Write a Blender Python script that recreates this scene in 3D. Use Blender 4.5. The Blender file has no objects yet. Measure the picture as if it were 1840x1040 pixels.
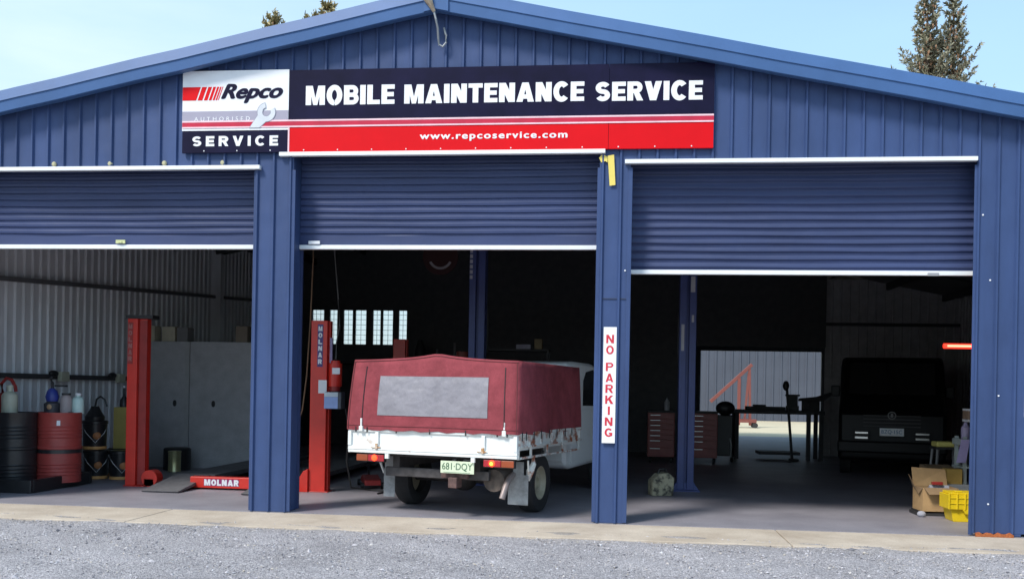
import bpy, bmesh, math, random
import numpy as np
from mathutils import Vector, Matrix, Euler
random.seed(7); rng = np.random.default_rng(7)
S = bpy.context.scene; COL = S.collection
R = math.radians

# ------------------------------------------------------------------ camera
cam_d = bpy.data.cameras.new('camera'); cam = bpy.data.objects.new('camera', cam_d); COL.objects.link(cam)
cam.location = (2.0, -10.2, 1.37)
cam_d.sensor_fit = 'HORIZONTAL'; cam_d.sensor_width = 36.0
cam_d.lens = 36.0 * 1750 / 1840
# level camera turned 6.6 degrees to the left and rolled about a degree; the photo is a crop, hence the shift
yaw, roll = R(6.6), 0.0185
cam.matrix_world = Matrix.Translation(cam.location) @ Matrix.Rotation(yaw, 4, 'Z') @ Matrix.Rotation(R(90), 4, 'X') @ Matrix.Rotation(roll, 4, 'Z')
# horizon 180 px under the picture centre
cam_d.shift_x = 0.0
cam_d.shift_y = 180 / 1840
cam_d.clip_start = 0.05; cam_d.clip_end = 2000
S.camera = cam
S.render.resolution_x = 1024; S.render.resolution_y = 578

# ------------------------------------------------------------------ sky, sun, exposure
SUN_EL, SUN_AZ = 48.0, 218.0            # azimuth clockwise from +Y: the sun stands high behind the camera, a little to the left
w = bpy.data.worlds.new('World'); S.world = w; w.use_nodes = True
nt = w.node_tree; nt.nodes.clear()
out = nt.nodes.new('ShaderNodeOutputWorld'); bg = nt.nodes.new('ShaderNodeBackground')
sky = nt.nodes.new('ShaderNodeTexSky'); sky.sky_type = 'NISHITA'; sky.sun_disc = False
sky.sun_elevation = R(SUN_EL); sky.sun_rotation = R(SUN_AZ)
sky.altitude = 300; sky.air_density = 1.0; sky.dust_density = 1.0; sky.ozone_density = 1.0
# thin high cloud, thicker to the left
tc = nt.nodes.new('ShaderNodeTexCoord'); mp = nt.nodes.new('ShaderNodeMapping'); mp.inputs['Scale'].default_value = (1.2, 1.2, 5.0)
ns = nt.nodes.new('ShaderNodeTexNoise'); ns.inputs['Scale'].default_value = 1.6; ns.inputs['Detail'].default_value = 5
rp = nt.nodes.new('ShaderNodeValToRGB'); rp.color_ramp.elements[0].position = .25; rp.color_ramp.elements[1].position = .8; rp.color_ramp.elements[0].color = (.45, .45, .45, 1)
rp.color_ramp.elements[1].color = (.70, .70, .70, 1)
mx = nt.nodes.new('ShaderNodeMix'); mx.data_type = 'RGBA'; mx.inputs[7].default_value = (2.6, 4.1, 5.4, 1)
nt.links.new(tc.outputs['Generated'], mp.inputs['Vector']); nt.links.new(mp.outputs[0], ns.inputs['Vector'])
nt.links.new(ns.outputs['Fac'], rp.inputs[0]); nt.links.new(rp.outputs[0], mx.inputs[0])
nt.links.new(sky.outputs[0], mx.inputs[6]); sx_ = nt.nodes.new('ShaderNodeSeparateXYZ'); nt.links.new(tc.outputs['Generated'], sx_.inputs[0])
mr_ = nt.nodes.new('ShaderNodeMapRange'); mr_.inputs[1].default_value = .05; mr_.inputs[2].default_value = -.62; mr_.inputs[3].default_value = 0; mr_.inputs[4].default_value = 1
nt.links.new(sx_.outputs['X'], mr_.inputs[0])
n2 = nt.nodes.new('ShaderNodeTexNoise'); n2.inputs['Scale'].default_value = 2.6; n2.inputs['Detail'].default_value = 6; nt.links.new(mp.outputs[0], n2.inputs['Vector'])
r2 = nt.nodes.new('ShaderNodeMapRange'); r2.inputs[1].default_value = .35; r2.inputs[2].default_value = .65; nt.links.new(n2.outputs['Fac'], r2.inputs[0])
mm = nt.nodes.new('ShaderNodeMath'); mm.operation = 'MULTIPLY'; nt.links.new(mr_.outputs[0], mm.inputs[0]); nt.links.new(r2.outputs[0], mm.inputs[1])
ad = nt.nodes.new('ShaderNodeMath'); ad.operation = 'MULTIPLY_ADD'; ad.inputs[1].default_value = .45; nt.links.new(mr_.outputs[0], ad.inputs[0])
m5 = nt.nodes.new('ShaderNodeMath'); m5.operation = 'MULTIPLY'; m5.inputs[1].default_value = .5; nt.links.new(mm.outputs[0], m5.inputs[0]); nt.links.new(m5.outputs[0], ad.inputs[2])
m2x = nt.nodes.new('ShaderNodeMix'); m2x.data_type = 'RGBA'; m2x.inputs[7].default_value = (3.9, 4.7, 5.1, 1)
nt.links.new(ad.outputs[0], m2x.inputs[0]); nt.links.new(mx.outputs[2], m2x.inputs[6]); nt.links.new(m2x.outputs[2], bg.inputs['Color'])
bg.inputs['Strength'].default_value = 0.13
nt.links.new(bg.outputs[0], out.inputs['Surface'])
sd = bpy.data.lights.new('sun', 'SUN'); sd.energy = 2.2; sd.angle = R(14); sd.color = (1.0, .95, .88)
sun = bpy.data.objects.new('sun', sd); COL.objects.link(sun)
az, el = R(SUN_AZ), R(SUN_EL)
sdir = Vector((math.sin(az) * math.cos(el), math.cos(az) * math.cos(el), math.sin(el)))
sun.rotation_euler = sdir.to_track_quat('Z', 'Y').to_euler(); sun.location = (0, -8, 14)
S.view_settings.view_transform = 'Standard'; S.view_settings.look = 'None'
S.view_settings.exposure = 0.84; S.view_settings.gamma = 1.0

# ------------------------------------------------------------------ helpers
MATS = {}
def M(name, col, rough=.6, metal=0., var=.12, scale=6., bump=0., bscale=60., col2=None, cut=(.4, .7), emit=0., fine=0., stretch=(1, 1, 1), spec=.5, trans=0., wave=0., wscale=2.):
    if name in MATS: return MATS[name]
    m = bpy.data.materials.new(name); m.use_nodes = True; n = m.node_tree.nodes; l = m.node_tree.links
    b = n['Principled BSDF']; b.inputs['Roughness'].default_value = rough; b.inputs['Metallic'].default_value = metal
    b.inputs['Specular IOR Level'].default_value = spec
    if trans: b.inputs['Transmission Weight'].default_value = trans
    t = n.new('ShaderNodeTexCoord'); mp = n.new('ShaderNodeMapping'); mp.inputs['Scale'].default_value = stretch
    l.new(t.outputs['Object'], mp.inputs[0])
    a = n.new('ShaderNodeTexNoise'); a.inputs['Scale'].default_value = scale; a.inputs['Detail'].default_value = 6; a.inputs['Roughness'].default_value = .65
    l.new(mp.outputs[0], a.inputs['Vector'])
    r = n.new('ShaderNodeValToRGB'); c = list(col)
    if col2 is None:
        r.color_ramp.elements[0].position = .3; r.color_ramp.elements[1].position = .7
        r.color_ramp.elements[0].color = [x * (1 - var) for x in c] + [1]; r.color_ramp.elements[1].color = [min(1, x * (1 + var)) for x in c] + [1]
    else:
        r.color_ramp.elements[0].position = cut[0]; r.color_ramp.elements[1].position = cut[1]
        r.color_ramp.elements[0].color = c + [1]; r.color_ramp.elements[1].color = list(col2) + [1]
    l.new(a.outputs['Fac'], r.inputs[0]); last = r.outputs[0]
    if fine:
        f = n.new('ShaderNodeTexNoise'); f.inputs['Scale'].default_value = bscale; f.inputs['Detail'].default_value = 3
        l.new(t.outputs['Object'], f.inputs['Vector'])
        h = n.new('ShaderNodeHueSaturation'); mr = n.new('ShaderNodeMapRange'); mr.inputs[1].default_value = .3; mr.inputs[2].default_value = .7
        mr.inputs[3].default_value = 1 - fine; mr.inputs[4].default_value = 1 + fine
        l.new(f.outputs['Fac'], mr.inputs[0]); l.new(mr.outputs[0], h.inputs['Value']); l.new(last, h.inputs['Color']); last = h.outputs[0]
    l.new(last, b.inputs['Base Color'])
    if bump:
        f2 = n.new('ShaderNodeTexNoise'); f2.inputs['Scale'].default_value = bscale; f2.inputs['Detail'].default_value = 4
        l.new(t.outputs['Object'], f2.inputs['Vector'])
        bp = n.new('ShaderNodeBump'); bp.inputs['Strength'].default_value = bump; bp.inputs['Distance'].default_value = .01
        l.new(f2.outputs['Fac'], bp.inputs['Height']); l.new(bp.outputs[0], b.inputs['Normal'])
    if wave:
        f3 = n.new('ShaderNodeTexNoise'); f3.inputs['Scale'].default_value = wscale; f3.inputs['Detail'].default_value = 2
        l.new(t.outputs['Object'], f3.inputs['Vector'])
        bw = n.new('ShaderNodeBump'); bw.inputs['Strength'].default_value = 1; bw.inputs['Distance'].default_value = wave
        l.new(f3.outputs['Fac'], bw.inputs['Height'])
        if bump: l.new(bp.outputs[0], bw.inputs['Normal'])
        l.new(bw.outputs[0], b.inputs['Normal'])
    if emit:
        b.inputs['Emission Color'].default_value = c + [1]; b.inputs['Emission Strength'].default_value = emit
    MATS[name] = m; return m

class MB:
    def __init__(s): s.v = []; s.f = []
    def add(s, vs, fs, mat=None):
        o = len(s.v); s.v += [tuple((mat @ Vector(p)) if mat is not None else p) for p in vs]; s.f += [tuple(i + o for i in f) for f in fs]; return s
    def box(s, x0, x1, y0, y1, z0, z1, mat=None):
        return s.add([(x0,y0,z0),(x1,y0,z0),(x1,y1,z0),(x0,y1,z0),(x0,y0,z1),(x1,y0,z1),(x1,y1,z1),(x0,y1,z1)],
                     [(3,2,1,0),(4,5,6,7),(0,1,5,4),(1,2,6,5),(2,3,7,6),(3,0,4,7)], mat)
    def bar(s, p0, p1, wx, wy=None):
        wy = wy or wx; p0 = Vector(p0); p1 = Vector(p1); d = p1 - p0; L = d.length
        q = d.to_track_quat('Z', 'Y').to_matrix().to_4x4()
        return s.box(-wx/2, wx/2, -wy/2, wy/2, 0, L, Matrix.Translation(p0) @ q)
    def cyl(s, p0, p1, r0, r1=None, n=20):
        r1 = r0 if r1 is None else r1; p0 = Vector(p0); p1 = Vector(p1); d = p1 - p0
        m = Matrix.Translation(p0) @ d.to_track_quat('Z', 'Y').to_matrix().to_4x4()
        return s.lathe([(0, 0), (r0, 0), (r1, d.length), (0, d.length)], m, n)
    def lathe(s, prof, mat=None, n=24):
        vs = []; fs = []
        for r, z in prof:
            for k in range(n):
                a = 2 * math.pi * k / n; vs.append((r * math.cos(a), r * math.sin(a), z))
        for i in range(len(prof) - 1):
            for k in range(n):
                k2 = (k + 1) % n; fs.append((i*n+k, i*n+k2, (i+1)*n+k2, (i+1)*n+k))
        return s.add(vs, fs, mat)
    def tube(s, pts, r, n=8, rs=None):
        pts = [Vector(p) for p in pts]; vs = []; fs = []
        for i, p in enumerate(pts):
            d = (pts[min(i+1, len(pts)-1)] - pts[max(i-1, 0)]).normalized()
            q = d.to_track_quat('Z', 'Y'); rr = rs[i] if rs else r
            for k in range(n):
                a = 2 * math.pi * k / n; vs.append(tuple(p + q @ Vector((rr*math.cos(a), rr*math.sin(a), 0))))
        for i in range(len(pts) - 1):
            for k in range(n):
                k2 = (k + 1) % n; fs.append((i*n+k, i*n+k2, (i+1)*n+k2, (i+1)*n+k))
        fs.append(tuple(range(n))[::-1]); fs.append(tuple((len(pts)-1)*n + k for k in range(n)))
        return s.add(vs, fs)
    def prism(s, poly, axis, a0, a1, mat=None):
        n = len(poly)
        def P(p, a):
            return {'x': (a, p[0], p[1]), 'y': (p[0], a, p[1]), 'z': (p[0], p[1], a)}[axis]
        vs = [P(p, a0) for p in poly] + [P(p, a1) for p in poly]
        fs = [tuple(range(n))[::-1], tuple(range(n, 2*n))] + [(i, (i+1) % n, n+(i+1) % n, n+i) for i in range(n)]
        return s.add(vs, fs, mat)
    def ball(s, c, r, sc=(1, 1, 1), n=16):
        prof = [(r*math.sin(math.pi*i/10)+1e-5, -r*math.cos(math.pi*i/10)) for i in range(11)]
        return s.lathe(prof, Matrix.Translation(c) @ Matrix.Diagonal((*sc, 1)), n)
    def build(s, name, mat, parent=None, bevel=0, smooth=False, ang=35, solid=0):
        me = bpy.data.meshes.new(name); me.from_pydata(s.v, [], s.f); me.validate()
        bm = bmesh.new(); bm.from_mesh(me)
        if not solid: bmesh.ops.recalc_face_normals(bm, faces=bm.faces)
        bm.to_mesh(me); bm.free()
        me.materials.append(mat)
        if smooth:
            me.polygons.foreach_set('use_smooth', [True]*len(me.polygons)); me.set_sharp_from_angle(angle=R(ang))
        o = bpy.data.objects.new(name, me); COL.objects.link(o)
        if parent: o.parent = parent
        if solid:
            md = o.modifiers.new('thick', 'SOLIDIFY'); md.thickness = solid
        if bevel:
            md = o.modifiers.new('bevel', 'BEVEL'); md.width = bevel; md.segments = 2; md.limit_method = 'ANGLE'; md.angle_limit = R(40)
        return o

def tag(o, label=None, cat=None, group=None, kind=None):
    if label: o['label'] = label
    if cat: o['category'] = cat
    if group: o['group'] = group
    if kind: o['kind'] = kind
    return o
def thing(name, label, cat, loc=(0, 0, 0), rz=0, group=None):
    o = bpy.data.objects.new(name, None); COL.objects.link(o); o.location = loc; o.rotation_euler = (0, 0, rz)
    o.empty_display_size = .2
    return tag(o, label, cat, group)
def dup(root, loc, rz=None, label=None):
    r = root.copy(); COL.objects.link(r); r.location = loc
    if rz is not None: r.rotation_euler = (0, 0, rz)
    if label: r['label'] = label
    for ch in root.children:
        c = ch.copy(); COL.objects.link(c); c.parent = r
        for g in ch.children:
            d = g.copy(); COL.objects.link(d); d.parent = c
    return r
def text(name, body, box, mat, parent, bold=0., shear=0., thick=.002, M4=None, space=1., line=1., align='LEFT', heavy=0.):
    """lettering as thin solid letters in local XZ facing -Y; box = x0, x1, z0, z1, y"""
    c = bpy.data.curves.new(name, 'FONT'); c.body = body; c.offset = bold; c.shear = shear; c.extrude = .5
    c.space_character = space; c.space_line = line; c.align_x = align; c.resolution_u = 4
    o = bpy.data.objects.new('tmp', c); COL.objects.link(o)
    dg = bpy.context.evaluated_depsgraph_get(); dg.update()
    me = bpy.data.meshes.new_from_object(o.evaluated_get(dg)); bpy.data.objects.remove(o); bpy.data.curves.remove(c)
    n = len(me.vertices); a = np.empty(n*3); me.vertices.foreach_get('co', a); a = a.reshape(-1, 3)
    lo = a.min(0); hi = a.max(0); x0, x1, z0, z1, y = box
    X = x0 + (a[:, 0]-lo[0])/(hi[0]-lo[0])*(x1-x0); Z = z0 + (a[:, 1]-lo[1])/(hi[1]-lo[1])*(z1-z0)
    Y = y + (.5 - (a[:, 2]-lo[2])/(hi[2]-lo[2])) * thick
    b = np.stack([X, Y, Z], 1)
    if M4 is not None: b = np.array([tuple(M4 @ Vector(p)) for p in b])
    me.vertices.foreach_set('co', b.ravel()); me.name = name
    me.materials.clear(); me.materials.append(mat)
    if heavy:
        fs = [tuple(p.vertices) for p in me.polygons]; b = MB(); q = 0
        for dx, dz in ((0, 0), (heavy, 0), (-heavy, 0), (0, heavy*.6), (0, -heavy*.6), (heavy*.7, heavy*.5), (-heavy*.7, -heavy*.5)):
            q += .0001; cs = [tuple(v.co + Vector((dx, -q, dz))) for v in me.vertices]; b.add(cs, fs)
        return b.build(name, mat, parent)
    o = bpy.data.objects.new(name, me); COL.objects.link(o); o.parent = parent
    return o

def arc(cx, cy, rx, ry, a0, a1, n=14):
    return [(cx+rx*math.cos(R(a0+(a1-a0)*i/n)), cy+ry*math.sin(R(a0+(a1-a0)*i/n))) for i in range(n+1)]
def block_text(name, body, box, mat, parent, t=.24, tv=None, gap=.10, wide=.74, thick=.002):
    """heavy grotesque capitals drawn as strokes; box = x0, x1, z0, z1, y"""
    h = t/2; tv = tv or t; items = []; X = 0; layer = [0]
    def ribbon(pts, w_, dx):
        P_ = [Vector(p) for p in pts]; L_ = []; R_ = []
        for i, p in enumerate(P_):
            d0 = (p-P_[i-1]).normalized() if i else None; d1 = (P_[i+1]-p).normalized() if i < len(P_)-1 else None
            d = ((d0 or d1)+(d1 or d0)).normalized(); nn = Vector((-d.y, d.x)); k = 1/max(.5, nn.dot(Vector((-(d1 or d0).y, (d1 or d0).x))))
            L_.append(p+nn*w_/2*k); R_.append(p-nn*w_/2*k)
        layer[0] += 1
        for i in range(len(P_)-1): items.append(([(q.x+dx, q.y) for q in (R_[i], R_[i+1], L_[i+1], L_[i])], layer[0]))
    def poly(pts, dx): layer[0] += 1; items.append(([(p[0]+dx, p[1]) for p in pts], layer[0]))
    for c in body:
        w_ = wide; hv = tv/2
        if c == ' ': X += .38; continue
        if c == 'I': poly([(0, 0), (t, 0), (t, 1), (0, 1)], X); X += t+gap; continue
        stem = lambda x: poly([(x, 0), (x+t, 0), (x+t, 1), (x, 1)], X)
        bar = lambda x0, x1, z: poly([(x0, z-hv), (x1, z-hv), (x1, z+hv), (x0, z+hv)], X)
        if c == 'L': w_ *= .84; stem(0); bar(t, w_, hv)
        elif c == 'E': w_ *= .86; stem(0); bar(t, w_, hv); bar(t, w_*.94, .5); bar(t, w_, 1-hv)
        elif c == 'T': w_ *= .92; bar(0, w_, 1-hv); poly([(w_/2-h, 0), (w_/2+h, 0), (w_/2+h, 1-tv), (w_/2-h, 1-tv)], X)
        elif c == 'M': w_ *= 1.28; stem(0); stem(w_-t); m_ = w_/2; poly([(m_-h*.75, 0), (m_+h*.75, 0), (w_-t*.55, 1), (w_-t*1.25, 1), (m_, .36)], X); poly([(m_-h*.75, 0.001), (m_, .36), (t*1.25, 1), (t*.55, 1)], X)
        elif c == 'N': w_ *= 1.02; stem(0); stem(w_-t); poly([(w_-t*1.15, 0), (w_, 0), (t*1.15, 1), (0, 1)], X)
        elif c == 'A': w_ *= 1.12; m_ = w_/2; k = t*1.08; poly([(0, 0), (k, 0), (m_+.03, .80), (m_+k*.52, 1), (m_-k*.52, 1)], X); poly([(w_-k, 0), (w_, 0), (m_+k*.52, 1), (m_-k*.5, 1), (m_-.03, .80)], X); bar(w_*.25, w_*.75, .27)
        elif c == 'V': w_ *= 1.08; m_ = w_/2; k = t*1.08; poly([(m_-k*.5, 0), (m_+k*.5, 0), (k, 1), (0, 1)], X); poly([(m_-k*.5, 0), (m_+k*.5, 0), (w_, 1), (w_-k, 1)], X)
        elif c == 'O': w_ *= 1.06; ribbon(arc(w_/2, .5, w_/2-h, .5-hv+.012, -90, 270, 28), t*.97, X)
        elif c == 'Q': w_ *= 1.06; ribbon(arc(w_/2, .5, w_/2-h, .5-hv, -90, 270, 28), t, X)
        elif c == 'C': ribbon(arc(w_*.53, .5, w_*.53-h, .5-hv+.012, 42, 318, 22), t*.97, X)
        elif c == 'G': ribbon(arc(w_*.53, .5, w_*.53-h, .5-hv, 42, 325, 22), t, X); bar(w_*.55, w_, .40); poly([(w_-t*.9, .1), (w_, .1), (w_, .38), (w_-t*.9, .38)], X)
        elif c == 'S': w_ *= .95; r_ = (1-tv)/4; a_ = w_/2-h; ribbon(arc(w_/2, 1-hv-r_, a_, r_, 25, 270, 14)[:-1] + arc(w_/2, hv+r_, a_, r_, 90, -155, 14), t*.90, X)
        elif c in 'BPR':
            w_ *= .97; stem(0); r_ = (1-tv)/4
            ribbon([(t*.9, 1-hv), (w_*.55, 1-hv)] + arc(w_*.58, 1-hv-r_, w_*.42-h, r_, 80, -80, 10) + [(w_*.55, .5), (t*.9, .5)], tv, X)
            if c == 'B': ribbon([(t*.9, .501), (w_*.55, .501)] + arc(w_*.6, hv+r_, w_*.44-h, r_, 80, -80, 10) + [(w_*.55, hv), (t*.9, hv)], tv, X)
            if c == 'R': poly([(w_-t*1.0, 0), (w_+t*.08, 0), (w_*.70, .52), (w_*.38, .46)], X)
        elif c == 'K': stem(0); poly([(t*.9, .30), (t*1.1, .62), (w_-t*1.15, 1), (w_+.02, 1)], X); poly([(w_*.36, .55), (w_*.62, .70), (w_+.05, 0), (w_-t*1.1, 0)], X)
        X += w_+gap
    X -= gap; x0, x1, z0, z1, y = box; b = MB()
    for pts, k in items:
        b.prism([(x0+(x1-x0)*p[0]/X, z0+(z1-z0)*p[1]) for p in pts], 'y', y-thick*.5-.00012*(k % 9), y+thick*.5)
    return b.build(name, mat, parent)

# ------------------------------------------------------------------ materials
BLUE = (.036, .065, .166)
m_blue = M('blue_sheet_steel', BLUE, .5, 0, spec=.35, wave=.014, wscale=2.2, var=.22, scale=1.9, fine=.08, bscale=220, bump=.05, stretch=(1, 1, .22))
m_blue_barge = M('blue_barge_steel', (.052, .118, .275), .5, 0, spec=.3, wave=.01, wscale=1.5, var=.12, scale=1.1, fine=.04, bscale=150)
m_blue_door = M('blue_door_steel', (.034, .050, .128), .5, 0, spec=.4, wave=.012, wscale=2.5, var=.16, scale=1.3, fine=.05, bscale=200, stretch=(.4, 1, 2.5))
m_white = M('white_trim', (.78, .80, .82), .4, var=.05, scale=4)
m_galv = M('galvanised_sheet', (.74, .75, .78), .5, .0, var=.16, scale=2.5, stretch=(1, 1, .3))
m_dark = M('dark_steel', (.03, .03, .032), .55, var=.2)
m_black = M('black_plastic', (.018, .018, .02), .45, var=.2)
m_frame = M('dark_purlin', (.05, .05, .055), .6)
m_roof_in = M('roof_lining', (.22, .22, .225), .8); m_roof_shade = M('shaded_roof_lining', (.035, .035, .038), .8)  # second lining is a darkened copy, shade of the rear extension in its colour
m_red = M('red_hoist_paint', (.62, .028, .016), .35, var=.1, scale=5)
m_redd = M('dull_red_paint', (.30, .022, .020), .5, var=.2, scale=5)
m_label = M('white_label', (.75, .76, .8), .5, var=.04)

# ------------------------------------------------------------------ ground, slab, apron, yard
def sheet(name, x0, x1, y0, y1, z, mat, kind='structure', thick=None):
    b = MB()
    if thick: b.box(x0, x1, y0, y1, z - thick, z)
    else: b.add([(x0,y0,z),(x1,y0,z),(x1,y1,z),(x0,y1,z)], [(0,1,2,3)])
    return tag(b.build(name, mat), kind=kind)

def gravel_mat():
    m = bpy.data.materials.new('gravel'); m.use_nodes = True; n = m.node_tree.nodes; l = m.node_tree.links; b = n['Principled BSDF']
    b.inputs['Roughness'].default_value = .9; b.inputs['Specular IOR Level'].default_value = .25
    t = n.new('ShaderNodeTexCoord')
    v = n.new('ShaderNodeTexVoronoi'); v.inputs['Scale'].default_value = 105; l.new(t.outputs['Object'], v.inputs['Vector'])
    r = n.new('ShaderNodeValToRGB'); e = r.color_ramp.elements; e[0].position = 0; e[0].color = (.18, .175, .185, 1); e[1].position = 1; e[1].color = (.66, .63, .65, 1)
    x = e.new(.45); x.color = (.38, .365, .385, 1); x = e.new(.8); x.color = (.50, .48, .51, 1)
    sp = n.new('ShaderNodeSeparateColor'); l.new(v.outputs['Color'], sp.inputs[0]); l.new(sp.outputs[0], r.inputs[0])
    a = n.new('ShaderNodeTexNoise'); a.inputs['Scale'].default_value = .9; a.inputs['Detail'].default_value = 5; l.new(t.outputs['Object'], a.inputs['Vector'])
    h = n.new('ShaderNodeMix'); h.data_type = 'RGBA'; h.inputs[7].default_value = (.36, .31, .25, 1)
    g = n.new('ShaderNodeSeparateXYZ'); l.new(t.outputs['Object'], g.inputs[0])
    mr = n.new('ShaderNodeMapRange'); mr.inputs[1].default_value = -1.35; mr.inputs[2].default_value = -.75; mr.inputs[3].default_value = 0; mr.inputs[4].default_value = .8
    l.new(g.outputs['Y'], mr.inputs[0])
    mu = n.new('ShaderNodeMath'); mu.operation = 'MULTIPLY'; l.new(mr.outputs[0], mu.inputs[0])
    m2 = n.new('ShaderNodeMapRange'); m2.inputs[1].default_value = .3; m2.inputs[2].default_value = .65; l.new(a.outputs['Fac'], m2.inputs[0]); l.new(m2.outputs[0], mu.inputs[1])
    pa = n.new('ShaderNodeTexNoise'); pa.inputs['Scale'].default_value = .55; pa.inputs['Detail'].default_value = 7; pa.inputs['Roughness'].default_value = .7; l.new(t.outputs['Object'], pa.inputs['Vector'])
    pm = n.new('ShaderNodeMapRange'); pm.inputs[1].default_value = .35; pm.inputs[2].default_value = .65; pm.inputs[3].default_value = .78; pm.inputs[4].default_value = 1.15; l.new(pa.outputs['Fac'], pm.inputs[0])
    hs = n.new('ShaderNodeHueSaturation'); l.new(pm.outputs[0], hs.inputs['Value']); l.new(r.outputs[0], hs.inputs['Color'])
    l.new(mu.outputs[0], h.inputs[0]); l.new(hs.outputs[0], h.inputs[6]); l.new(h.outputs[2], b.inputs['Base Color'])
    bp = n.new('ShaderNodeBump'); bp.inputs['Strength'].default_value = .9; bp.inputs['Distance'].default_value = .012; bp.invert = True
    l.new(v.outputs['Distance'], bp.inputs['Height']); l.new(bp.outputs[0], b.inputs['Normal'])
    return m
m_gravel = gravel_mat()
tag(MB().add([(-400,-300,-.09),(400,-300,-.09),(400,900,-.09),(-400,900,-.09)], [(0,1,2,3)]).build('ground', M('dry_ground', (.26, .23, .17), .95, var=.2, scale=.3)), kind='structure')

# gravel forecourt: a gently uneven grid that rises a little to meet the apron
def gz(x, y):
    edge = -.80 + .10*math.sin(x*.9+.5) + .05*math.sin(x*2.7) - (.42 if x > 5.75 else 0)
    base = -.022 + .02*max(0, min(1, (y-edge+.25)/.3)) if y < edge else -.03
    return base
b = MB(); nx, ny = 150, 60; vs = []
ys = [-.45 - 4.2*(j/ny)**1.3 for j in range(ny+1)] + [-8, -14, -30]
for j, y in enumerate(ys):
    for i in range(nx+1):
        x = -9 + 20*i/nx
        if j > ny: x = (i/nx-.5)*60
        z = gz(x, y) + (.005*math.sin(x*5.1+y*7) + .004*math.sin(x*11+2*y) + random.uniform(-.003, .003))
        vs.append((x, y, z))
b.add(vs, [(j*(nx+1)+i, j*(nx+1)+i+1, (j+1)*(nx+1)+i+1, (j+1)*(nx+1)+i) for j in range(len(ys)-1) for i in range(nx)])
tag(b.build('forecourt', m_gravel, smooth=True, ang=80), kind='structure')

# loose stones
N = 70000
px = rng.uniform(-8, 9.5, N); py = -.72 - 3.6*rng.uniform(0, 1, N)**1.15
keep = rng.uniform(0, 1, N) < np.clip((-py-.70)/.45, .06, 1); px = px[keep]; py = py[keep]; N = len(px)
base = np.array([[1,0,0],[0,1,0],[-1,0,0],[0,-1,0],[0,0,1],[0,0,-1]], float)
fo = np.array([[0,1,4],[1,2,4],[2,3,4],[3,0,4],[1,0,5],[2,1,5],[3,2,5],[0,3,5]])
sz = rng.lognormal(-5.45, .52, N); an = rng.uniform(0, 6.28, N)
V = base[None]*np.stack([sz*rng.uniform(.7, 1.4, N), sz*rng.uniform(.7, 1.2, N), sz*rng.uniform(.4, .9, N)], 1)[:, None]
V = V + rng.uniform(-.35, .35, V.shape)*sz[:, None, None]
ca, sa = np.cos(an)[:, None], np.sin(an)[:, None]
X = V[..., 0]*ca - V[..., 1]*sa + px[:, None]; Y = V[..., 0]*sa + V[..., 1]*ca + py[:, None]
gzv = np.array([gz(a, c) for a, c in zip(px, py)]); Z = V[..., 2] + gzv[:, None] + .002
V = np.stack([X, Y, Z], -1).reshape(-1, 3); F = (fo[None] + (np.arange(N)*6)[:, None, None]).reshape(-1, 3)
me = bpy.data.meshes.new('loose_gravel'); me.from_pydata(V.tolist(), [], F.tolist())
ms = bpy.data.materials.new('stones'); ms.use_nodes = True; n = ms.node_tree.nodes; l = ms.node_tree.links
ge = n.new('ShaderNodeNewGeometry'); r = n.new('ShaderNodeValToRGB'); e = r.color_ramp.elements
e[0].color = (.12, .12, .14, 1); e[1].color = (.62, .62, .66, 1)
for p, c in ((.2, (.28, .27, .285, 1)), (.55, (.42, .40, .42, 1)), (.8, (.52, .50, .53, 1)), (.93, (.48, .42, .35, 1))): q = e.new(p); q.color = c
l.new(ge.outputs['Random Per Island'], r.inputs[0]); l.new(r.outputs[0], n['Principled BSDF'].inputs['Base Color']); n['Principled BSDF'].inputs['Roughness'].default_value = .85
me.materials.append(ms); o = bpy.data.objects.new('loose_gravel', me); COL.objects.link(o)
tag(o, 'loose blue grey gravel stones strewn over the forecourt', 'gravel', kind='stuff')

m_apron = M('apron_concrete', (.40, .33, .26), .9, var=.2, scale=1.3, col2=(.55, .475, .39), cut=(.35, .65), fine=.12, bscale=90, bump=.35)
b = MB()
xs = [-12, -6.5, -2.9, 3.55, 9.0, 12]
for i in range(len(xs)-1):
    b.box(xs[i]+.006, xs[i+1]-.006, -1.05, -.012, -.10, -.006)
b.box(5.75, 12, -1.6, -1.062, -.10, -.008)
tag(b.build('apron', m_apron, bevel=.006), kind='structure')
m_floor = M('workshop_concrete', (.22, .21, .24), .5, var=.2, scale=1.2, col2=(.31, .295, .33), cut=(.35, .7), fine=.15, bscale=70, bump=.08, spec=.4)
sheet('floor', -6.25, 9.45, -.01, 12.55, .0, m_floor, thick=.12)
sheet('floor', 3.5, 9.45, 12.55, 22.3, .0, m_floor, thick=.12)
m_yard = M('yard_sand', (.55, .48, .34), .95, var=.12, scale=.6)
sheet('yard', -30, 40, 22.31, 60, -.02, m_yard)

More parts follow.
